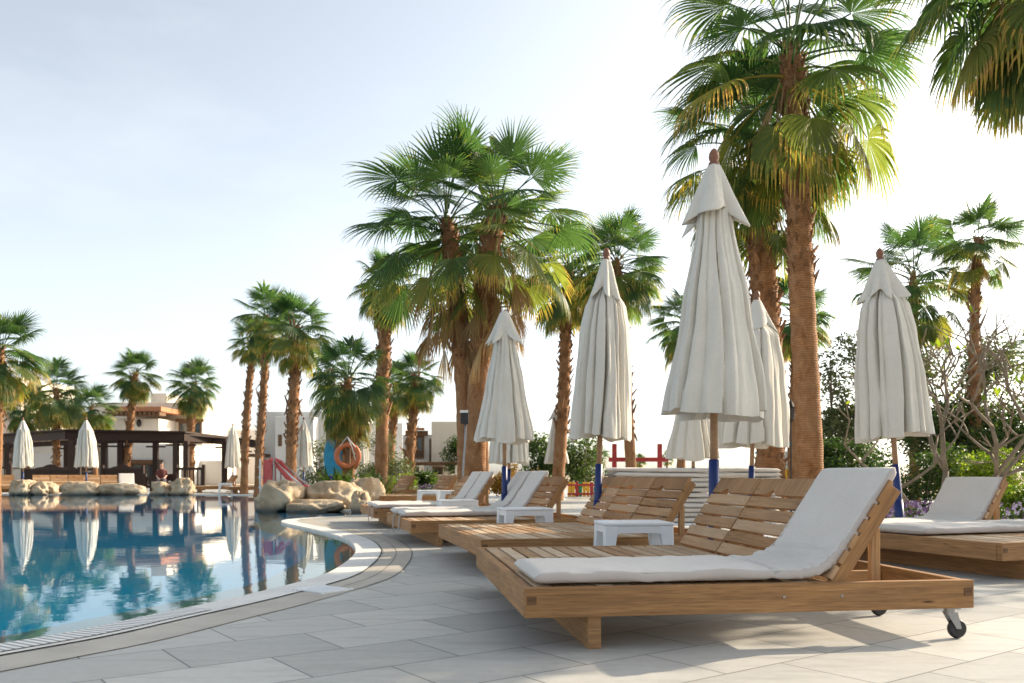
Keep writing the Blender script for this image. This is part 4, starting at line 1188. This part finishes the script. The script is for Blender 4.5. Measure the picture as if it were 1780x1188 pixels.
dup(T1, at3(795, 11.55), R(14), 'white plastic side table between the two cushioned loungers')
dup(T1, at3(746, 18.6), R(10), 'far white plastic side table left of the other one behind the cushioned loungers')
dup(T1, at3(786, 18.2), R(10), 'far white plastic side table right of its pair, nearer the twin palms')
dup(T1, at3(392, 33.3), R(20), 'tiny far white plastic side table between the two bare loungers across the pool')

# ---------------------------------------------------------------- closed umbrellas
def canopy_mesh(seed, zt, zb, prof, folds=8):
    """prof: list of (f, r) from top f=0 to hem f=1"""
    rnd = random.Random(seed); mb = MB(seed); n, rows = 200, 46
    amp = [rnd.choice((.45, .8, 1.3, 1.75))*rnd.uniform(.85, 1.15) for _ in range(folds)]; ph = [rnd.uniform(-.2, .2) for _ in range(folds)]
    def rad(f):
        for (f0, r0), (f1, r1) in zip(prof, prof[1:]):
            if f <= f1: k = (f-f0)/(f1-f0); k = k*k*(3-2*k)*.5+k*.5; return r0+(r1-r0)*k
        return prof[-1][1]
    prf = [(rad(i/rows), zt+(zb-zt)*i/rows) for i in range(rows+1)]
    rz = rnd.random()*6.28
    def fn(a, i, r, z):
        f = min(1, i/rows)
        u = ((a+.16*noise.noise(Vector((math.cos(a)*1.5, math.sin(a)*1.5, z*.9+seed*3))))/(2*math.pi)*folds) % folds; k = int(u) % folds; v = u-int(u)
        v = min(1, max(0, v+ph[k]*math.sin(math.pi*v)))
        dep = max(.15, 1+1.1*noise.noise(Vector((k*3.1+seed, z*1.6, 0))))      # creases deepen and fade down the cloth
        e0 = min(v, 1-v)                                    # flat panels, a narrow deep crease between them, a softer one inside
        kk = amp[k] if v < .5 else amp[(k+1) % folds]
        cre = math.exp(-(e0/(.05+.03*f))**1.5)*(.46-.14*f)*kk*dep
        c2 = .5+ph[k]*1.6; cre += math.exp(-abs((v-c2)/.05)**1.4)*(.13-.05*f)*amp[k]
        over = .11*min(1.3, amp[k])*(v-.5)*(1 if k % 2 else -1)        # each flap laps over its neighbour
        fac = math.cos(math.pi/folds)/math.cos((v-.5)*2*math.pi/folds)
        rr = r*(fac*1.03-cre+over) + r*.11*noise.noise(Vector((math.cos(a)*1.6, math.sin(a)*1.6, z*.9+seed))) + r*.04*noise.noise(Vector((math.cos(a)*4, math.sin(a)*4, z*2.3+seed))) + .006*noise.noise(Vector((math.cos(a)*7, math.sin(a)*7, z*4+seed)))
        zz = z
        if i >= rows: zz = z - .012*(1-abs(2*v-1)**2)+.03*(amp[k]-1)+.06*noise.noise(Vector((math.cos(a)*1.5, math.sin(a)*1.5, seed)))
        if i == rows+1: rr *= .975; zz += .006
        if i == rows+2: rr *= .82; zz += .045
        if i == rows+3: rr *= .52; zz += .16
        return rr, zz
    prf += [prf[-1]]*3
    prf = prf
    mb.lathe(prf, n, fn=fn)
    mb.f = [tuple(reversed(f)) for f in mb.f]
    return mb
def cap_mesh(seed, zt, zb, r):
    rnd = random.Random(seed); mb = MB(seed); rows = 18
    prf = [(.036+(r-.036)*(i/rows)**.85, zt+(zb-zt)*(i/rows)) for i in range(rows+1)]
    am = [rnd.uniform(.6, 1.4) for _ in range(8)]
    def fn(a, i, q, z):
        f = i/rows; u = ((a+.25*math.sin(2*a+seed))/(2*math.pi)*6) % 6; k = int(u) % 6; v = u-int(u)
        w = math.cos(2*math.pi*(v-.5))*am[k]
        rr = q*(1+(.05+.3*f**1.6)*w+.12*noise.noise(Vector((math.cos(a)*2, math.sin(a)*2, z*2+seed))))
        return rr, z + f**2*(.04*w*(-1)+.1*noise.noise(Vector((math.cos(a)*1.3, math.sin(a)*1.3, seed*1.9))))
    mb.lathe(prf, 96, fn=fn); mb.f = [tuple(reversed(f)) for f in mb.f]
    return mb
SLIM = [(0,.12),(.08,.135),(.5,.245),(1,.375)]
BULGE = [(0,.11),(.12,.22),(.3,.27),(.6,.315),(1,.35)]
WIDE = [(0,.13),(.1,.24),(.4,.33),(.8,.39),(1,.41)]
def umbrella(label, px, d, top, seed, prof=SLIM, hem=1.16, lean=(0,0), finial=True, k=1.0, group='closed canvas umbrellas'):
    p = P(px, HY, d)
    t = thing('closed_umbrella', (p.x, p.y, 0), 0, label, 'umbrella', group)
    s = top
    zc = s-.09; capb = zc-.37; zt = capb+.08
    prof = [(f, r*k) for f, r in prof]
    canopy_mesh(seed, zt, hem, prof).build('canopy', M['canopy'], t, smooth=True, sharp=38)
    cap_mesh(seed+1, zc, capb, .175*k).build('vent_cap', M['canopy'], t, smooth=True, solid=.004)
    if finial:
        f = MB(1); f.lathe([(.018,zc-.02),(.04,zc+.0),(.036,zc+.018),(.026,zc+.026),(.034,zc+.04),(.037,zc+.06),(.032,zc+.085),(.018,zc+.108),(.004,zc+.118)], 20)
        f.build('finial', M['finial'], t, smooth=True)
    m2 = MB(seed+2); m2.tube([(0,0,.8),(0,0,1.5),(0,0,zc)], .026, 14, .6); m2.build('pole', M['pole'], t, smooth=True)
    m2 = MB(2); m2.tube([(0,0,.0),(0,0,.5),(0,0,.85),(0,0,.853)], [.037,.037,.036,.03], 16); m2.tube([(0,0,.12),(0,0,.5)], [.045,.042], 16)
    m2.build('base_sleeve', M['blue'], t, smooth=True)
    m2 = MB(3); m2.lathe([(.002,.06),(.05,.06),(.24,.05),(.26,.035),(.26,0)], 28); m2.f = [tuple(reversed(f_)) for f_ in m2.f]; m2.build('base_plate', M['white_plastic'], t)
    t.rotation_euler = (lean[1], lean[0], seed*.7)
    if lean != (0, 0): t.rotation_mode = 'XYZ'; t.rotation_euler = (lean[1], lean[0], 0)
    return t
umbrella('large closed cream umbrella nearest the camera, with reddish wooden knob', 1241, 5.95, 2.97, 1, SLIM, 1.16, (0.0, 0))
umbrella('narrow closed umbrella with bulging shoulders behind the bare second lounger', 1036, 8.4, 2.93, 2, BULGE, 1.1, (.035, 0), k=.88)
umbrella('closed umbrella on the right with wide shoulders and straw coloured knob', 1568, 8.5, 2.96, 3, BULGE, 1.12, (-.075, 0), k=1.06)
umbrella('closed umbrella in front of the twin palms, behind the third lounger', 877, 10.9, 2.9, 4, SLIM, 1.18, (0, 0), finial=False, k=1.04)
umbrella('closed umbrella half hidden behind the right side of the nearest umbrella', 1303, 10.2, 2.9, 5, WIDE, 1.09, (.03, 0), k=1.12)
umbrella('closed umbrella seen only below the left hem of the nearest umbrella', 1205, 13.2, 2.75, 6, SLIM, 1.0, (0, 0), k=1.14)
umbrella('closed umbrella seen only below the umbrella at the twin palms', 885, 17, 2.6, 7, WIDE, .98, (0, 0), k=.98)
umbrella('small closed umbrella in front of the bushy green shrub', 967, 25.5, 2.8, 8, SLIM, 1.1, (0, 0))
umbrella('leftmost far umbrella across the pool', 40, 34, 2.97, 9, WIDE, 1.05, (0, 0), k=.95)
umbrella('far umbrella across the pool, second from the left', 150, 34, 2.97, 10, WIDE, 1.05, (0, 0), k=1.08)
umbrella('far umbrella between the bare far loungers', 405, 36.5, 2.9, 11, WIDE, 1.05, (0, 0), k=.85)
umbrella('far umbrella right of the tall palm trio and the red slide', 528, 32.5, 2.9, 12, WIDE, 1.05, (0, 0), k=.85)
umbrella('far umbrella half hidden by the lifebuoy', 626, 35, 2.8, 13, WIDE, 1.05, (0, 0), k=.9)

# ---------------------------------------------------------------- small things
# lifebuoy on its post
p = P(604, HY, 20.9)
ps = thing('lifebuoy_post', (p.x, p.y+.12, 0), 0, 'slim brown post that carries the orange lifebuoy', 'post')
mb = MB(1); mb.box((0,0,.85), (.09,.07,1.7)); mb.build('post', M['brown_wood'], ps, bevel=.004)
mb = MB(1); mb.tube([(0,-.03,1.62),(0,-.1,1.62)], .012, 6); mb.build('peg', M['steel'], ps)
lb = thing('lifebuoy', (p.x, p.y+.02, 1.20), 0, 'orange lifebuoy ring hung by a white rope over the boulders', 'lifebuoy')
mb = MB(1); n1, n2 = 40, 12; Rr, rr = .265, .065
for i in range(n1):
    a = 2*math.pi*i/n1
    for j in range(n2):
        b = 2*math.pi*j/n2; q = Rr+rr*math.cos(b); mb.v.append(Vector((q*math.cos(a), rr*.75*math.sin(b), q*math.sin(a))))
for i in range(n1):
    for j in range(n2): mb.face([i*n2+j, i*n2+(j+1) % n2, ((i+1) % n1)*n2+(j+1) % n2, ((i+1) % n1)*n2+j], None, .5, 0)
mb.build('ring', M['orange'], lb, smooth=True)
mb = MB(1); mb.tube([(-.2,-.03,.2),(0,-.05,.46),(.12,-.06,.2),(.2,-.06,-.1)], .013, 6); mb.tube([(0,-.05,.46),(.2,-.04,.2)], .013, 6); mb.build('rope', M['white_paint'], lb, smooth=True)
# blue board
p = P(585, HY, 22)
bd = thing('blue_board', (p.x, p.y, 0), 0, 'turquoise wave shaped cut-out board with dark blue foot left of the lifebuoy', 'board')
MX = Matrix.Rotation(R(90), 4, 'X')
mb = MB(1); out = [(-.3,.72),(.32,.72),(.34,1.1),(.3,1.38),(.26,1.55),(.34,1.62),(.36,1.72),(.28,1.74),(.2,1.7),(.16,1.8),(.06,1.82),(-.05,1.78),(-.15,1.8),(-.2,1.68),(-.28,1.55),(-.32,1.2)]
mb.prism(out, -.03, .03, MX); mb.build('panel', M['sky_blue'], bd, bevel=.006)
mb = MB(1); mb.prism([(-.31,.1),(.33,.1),(.325,.715),(-.305,.715)], -.032, .032, MX); mb.build('foot_panel', M['deep_blue'], bd)
mb = MB(1); mb.prism([(-.02,1.5),(.24,1.42),(.3,1.5),(.2,1.6),(.1,1.69),(-.02,1.64)], .0305, .045, MX); mb.build('wave_crest', M['deep_blue'], bd)
# little red slide with white rails
p = P(475, HY, 20.6)
sl = thing('water_slide', (p.x, p.y, 0), 0, 'small faded red water slide with white handrails among the boulders', 'water slide')
mb = MB(1); path = [(-.02,0,1.05),(.12,0,.98),(.4,0,.62),(.65,0,.42),(.95,0,.3)]
for sd in (-.22, .22): mb.tube([(x,sd,z+.06) for x,y,z in path], .05, 8)
for (x0,_,z0),(x1,_,z1) in zip(path, path[1:]):
    b = len(mb.v)
    for yy in (-.22,.22):
        mb.v += [Vector((x0,yy,z0)), Vector((x1,yy,z1)), Vector((x1,yy,z1-.05)), Vector((x0,yy,z0-.05))]
    for f in ((0,1,5,4),(3,7,6,2),(0,3,2,1),(4,5,6,7)): mb.face([b+k for k in f])
mb.box((-.08,0,.55), (.2,.4,1.1)); mb.build('chute', M['pink'], sl, bevel=.006)
mb = MB(2)
for sd in (-.3,.3):
    mb.tube([(-.22,sd,0),(-.22,sd,1.12)], .026, 8); mb.tube([(.1,sd,0),(.1,sd,1.1),(.55,sd,.66),(.95,sd,.32)], .026, 8)
mb.build('handrail', M['white_paint'], sl, smooth=True)
for k in range(4):
    mb = MB(); mb.box((-.24,0,.2+k*.24), (.1,.5,.03)); mb.build('step', M['white_paint'], sl)
# floodlight on its bent pole against the twin palms
p = P(800, HY, 16.4)
fl = thing('floodlight', (p.x, p.y, 0), 0, 'black floodlight on a thin pale pole leaning at the twin palms', 'floodlight')
mb = MB(1); mb.tube([(0,0,0),(.06,.1,1.0),(.09,.12,1.4),(.1,.12,1.75)], .02, 8); mb.build('pole', M['steel'], fl, smooth=True)
mb = MB(2); mb.box((.08,.08,1.82), (.15,.16,.2)); mb.box((.08,.085,1.93), (.17,.2,.03)); mb.build('lamp_head', M['black'], fl, bevel=.01)
mb = MB(3); mb.box((.07,-.005,1.945), (.15,.03,.05)); mb.build('visor', M['white_paint'], fl)
# red play frame
p = P(1068, HY, 24)
pf = thing('climbing_frame', (p.x, p.y, 0), 0, 'red wooden play frame with two uprights and a crossbar', 'play frame')
for x in (0, 1.26):
    mb = MB(1); mb.box((x,0,.8), (.12,.12,1.6)); mb.build('post', M['red'], pf, bevel=.006)
mb = MB(2); mb.box((.66,-.07,1.16), (1.66,.03,.12)); mb.build('crossbar', M['red'], pf)
mb = MB(3); mb.box((.66,-.07,.55), (1.5,.03,.1)); mb.build('crossbar', M['red'], pf)
# coloured play fence
p = P(990, HY, 27)
pc = thing('play_fence', (p.x, p.y, 0), 0, 'low play fence of yellow, red and green boards seen under the umbrella', 'fence')
for k in range(12):
    mb = MB(k); mb.box((k*.115,0,.28), (.1,.04,.46)); mb.build('board', [M['yellow'], M['yellow'], M['red'], M['green_paint']][k % 4], pc, bevel=.01)
mb = MB(); mb.box((.63,-.04,.42), (1.4,.03,.06)); mb.box((.63,-.04,.14), (1.4,.03,.06)); mb.build('rail', M['red'], pc)
# kiosk
p = P(1400, HY, 27)
kk = thing('kiosk', (p.x, p.y, 0), 0, 'yellow kiosk with grey upper wall and turquoise roof edge behind the right palms', 'kiosk')
mb = MB(1); mb.box((0,.8,.46), (1.9,1.6,.92)); mb.build('lower_wall', M['yellow'], kk)
mb = MB(2); mb.box((0,.8,1.2), (1.88,1.58,.55)); mb.build('upper_wall', M['white_wall'], kk)
mb = MB(3); poly = [(-1.1,1.42),(0,1.9),(1.1,1.42),(1.1,1.5),(0,1.99),(-1.1,1.5)]; mb.prism(poly, -1.7, .1, MX); mb.build('roof', M['sky_blue'], kk)
for x in (-.5, .5):
    mb = MB(4); mb.box((x,-.01,.5), (.1,.04,1.0)); mb.build('board', M['white_paint'], kk)
# wall lamp lantern on a post between the right umbrellas
p = P(1376, HY, 14)
ln = thing('garden_lantern', (p.x-.01, p.y, 0), 0, 'small black garden lantern on a thin post beside the tall right palm', 'lantern')
mb = MB(1); mb.tube([(0,0,0),(0,0,1.6)], .014, 8); mb.build('post', M['iron'], ln)
mb = MB(2); mb.lathe([(.01,1.6),(.05,1.63),(.07,1.82),(.1,1.84),(.02,1.93),(.005,1.97)], 8); mb.build('lamp_head', M['iron'], ln)

# ---------------------------------------------------------------- seated person far across the pool
def person(label, loc, rz):
    t = thing('person', loc, rz, label, 'person')
    def skin(name, verts, edges, rad, mat, parent, sub=2):
        me = bpy.data.meshes.new(name); me.from_pydata(verts, edges, [])
        o = bpy.data.objects.new(name, me); COL.objects.link(o); o.parent = parent
        md = o.modifiers.new('skin', 'SKIN'); o.modifiers.new('sub', 'SUBSURF').levels = sub; o.modifiers['sub'].render_levels = sub
        sv = me.skin_vertices[0].data if me.skin_vertices else None
        if sv is None:
            bm = bmesh.new(); bm.from_mesh(me); bm.verts.layers.skin.verify(); bm.to_mesh(me); bm.free(); sv = me.skin_vertices[0].data
        for k, r in enumerate(rad): sv[k].radius = (r, r*.85)
        sv[0].use_root = True
        me.materials.append(mat); md.use_smooth_shade = True
        return o
    # sits on a bench facing -y, leaning forward a little, hands in the lap
    v = [(0,.05,.52),(0,.03,.72),(0,-.01,.92),(0,-.02,1.0),(0,-.03,1.07),(0,-.05,1.19),(0,-.045,1.26)]
    r = [.13,.12,.125,.07,.05,.085,.06]
    e = [(0,1),(1,2),(2,3),(3,4),(4,5),(5,6)]
    for s in (-1, 1):
        b = len(v)
        v += [(s*.15,-.01,.94),(s*.2,.0,.72),(s*.13,-.2,.6),(s*.06,-.28,.58)]; r += [.06,.045,.035,.03]; e += [(2,b),(b,b+1),(b+1,b+2),(b+2,b+3)]
        for q, f in enumerate((-.02,-.007,.006,.018)):
            c = len(v); v += [(s*.05+f,-.33,.575),(s*.045+f,-.37+.004*q,.56)]; r += [.009,.008]; e += [(b+3,c),(c,c+1)]
        c = len(v); v += [(s*.085,-.3,.595)]; r += [.01]; e += [(b+3,c)]
        b = len(v)
        v += [(s*.1,.0,.5),(s*.12,-.42,.5),(s*.12,-.45,.1),(s*.12,-.58,.05)]; r += [.09,.06,.045,.035]; e += [(0,b),(b,b+1),(b+1,b+2),(b+2,b+3)]
    body = skin('body', v, e, r, M['skin'], t)
    mb = MB(1)
    mb.lathe([(.17,.5),(.155,.7),(.17,.88),(.12,.98),(.06,1.03)], 20, (0,.02,0), fn=lambda a,i,q,z: (q*(1+.2*abs(math.cos(a))), z)); mb.build('shirt', M['shirt'], t, smooth=True)
    for s in (-1, 1):
        m2 = MB(); m2.tube([(s*.15,-.01,.95),(s*.19,0,.8),(s*.2,0,.74)], [.075,.065,.06], 12); m2.build('sleeve', M['shirt'], t, smooth=True)
        m2 = MB(); m2.tube([(s*.09,.06,.5),(s*.12,-.4,.52),(s*.12,-.46,.45),(s*.12,-.45,.15)], [.11,.085,.075,.06], 12); m2.build('trouser_leg', M['trousers'], t, smooth=True)
    mb = MB(); mb.lathe([(.088,1.14),(.098,1.2),(.09,1.27),(.05,1.315),(.003,1.325)], 16, (0,-.03,0), fn=lambda a,i,q,z: (q*(1 if math.sin(a) > -.35 else (.8 if z > 1.25 else .45)), z)); mb.build('hair', M['hair'], t, smooth=True)
    mb = MB()
    for s in (-1, 1): mb.lathe([(.002,-.006),(.009,0),(.002,.006)], 8, (s*.03,-.128,1.205))
    mb.build('eyes', M['hair'], t)
    mb = MB(); mb.prism([(-.012,1.165),(.012,1.165),(0,1.205)], .115, .145, MX); mb.build('nose', M['skin'], t)
    mb = MB(); mb.box((0,-.126,1.145), (.04,.008,.008)); mb.build('mouth', M['pink'], t)
    return t
pp = P(281, HY, 38)
bnc = thing('bench', (pp.x, pp.y+.05, 0), 0, 'dark wooden bench under the seated person', 'bench')
mb = MB(); mb.box((0,.1,.36), (1.1,.4,.05)); mb.build('seat', M['dark_wood'], bnc)
for x in (-.48,.48):
    mb = MB(); mb.box((x,.1,.165), (.08,.36,.33)); mb.build('leg', M['dark_wood'], bnc)
mb = MB(); mb.box((0,.31,.62), (1.1,.04,.3)); mb.build('backrest', M['dark_wood'], bnc)
person('dark haired person in a dark red top sitting across the pool', (pp.x, pp.y, -.02), R(15))
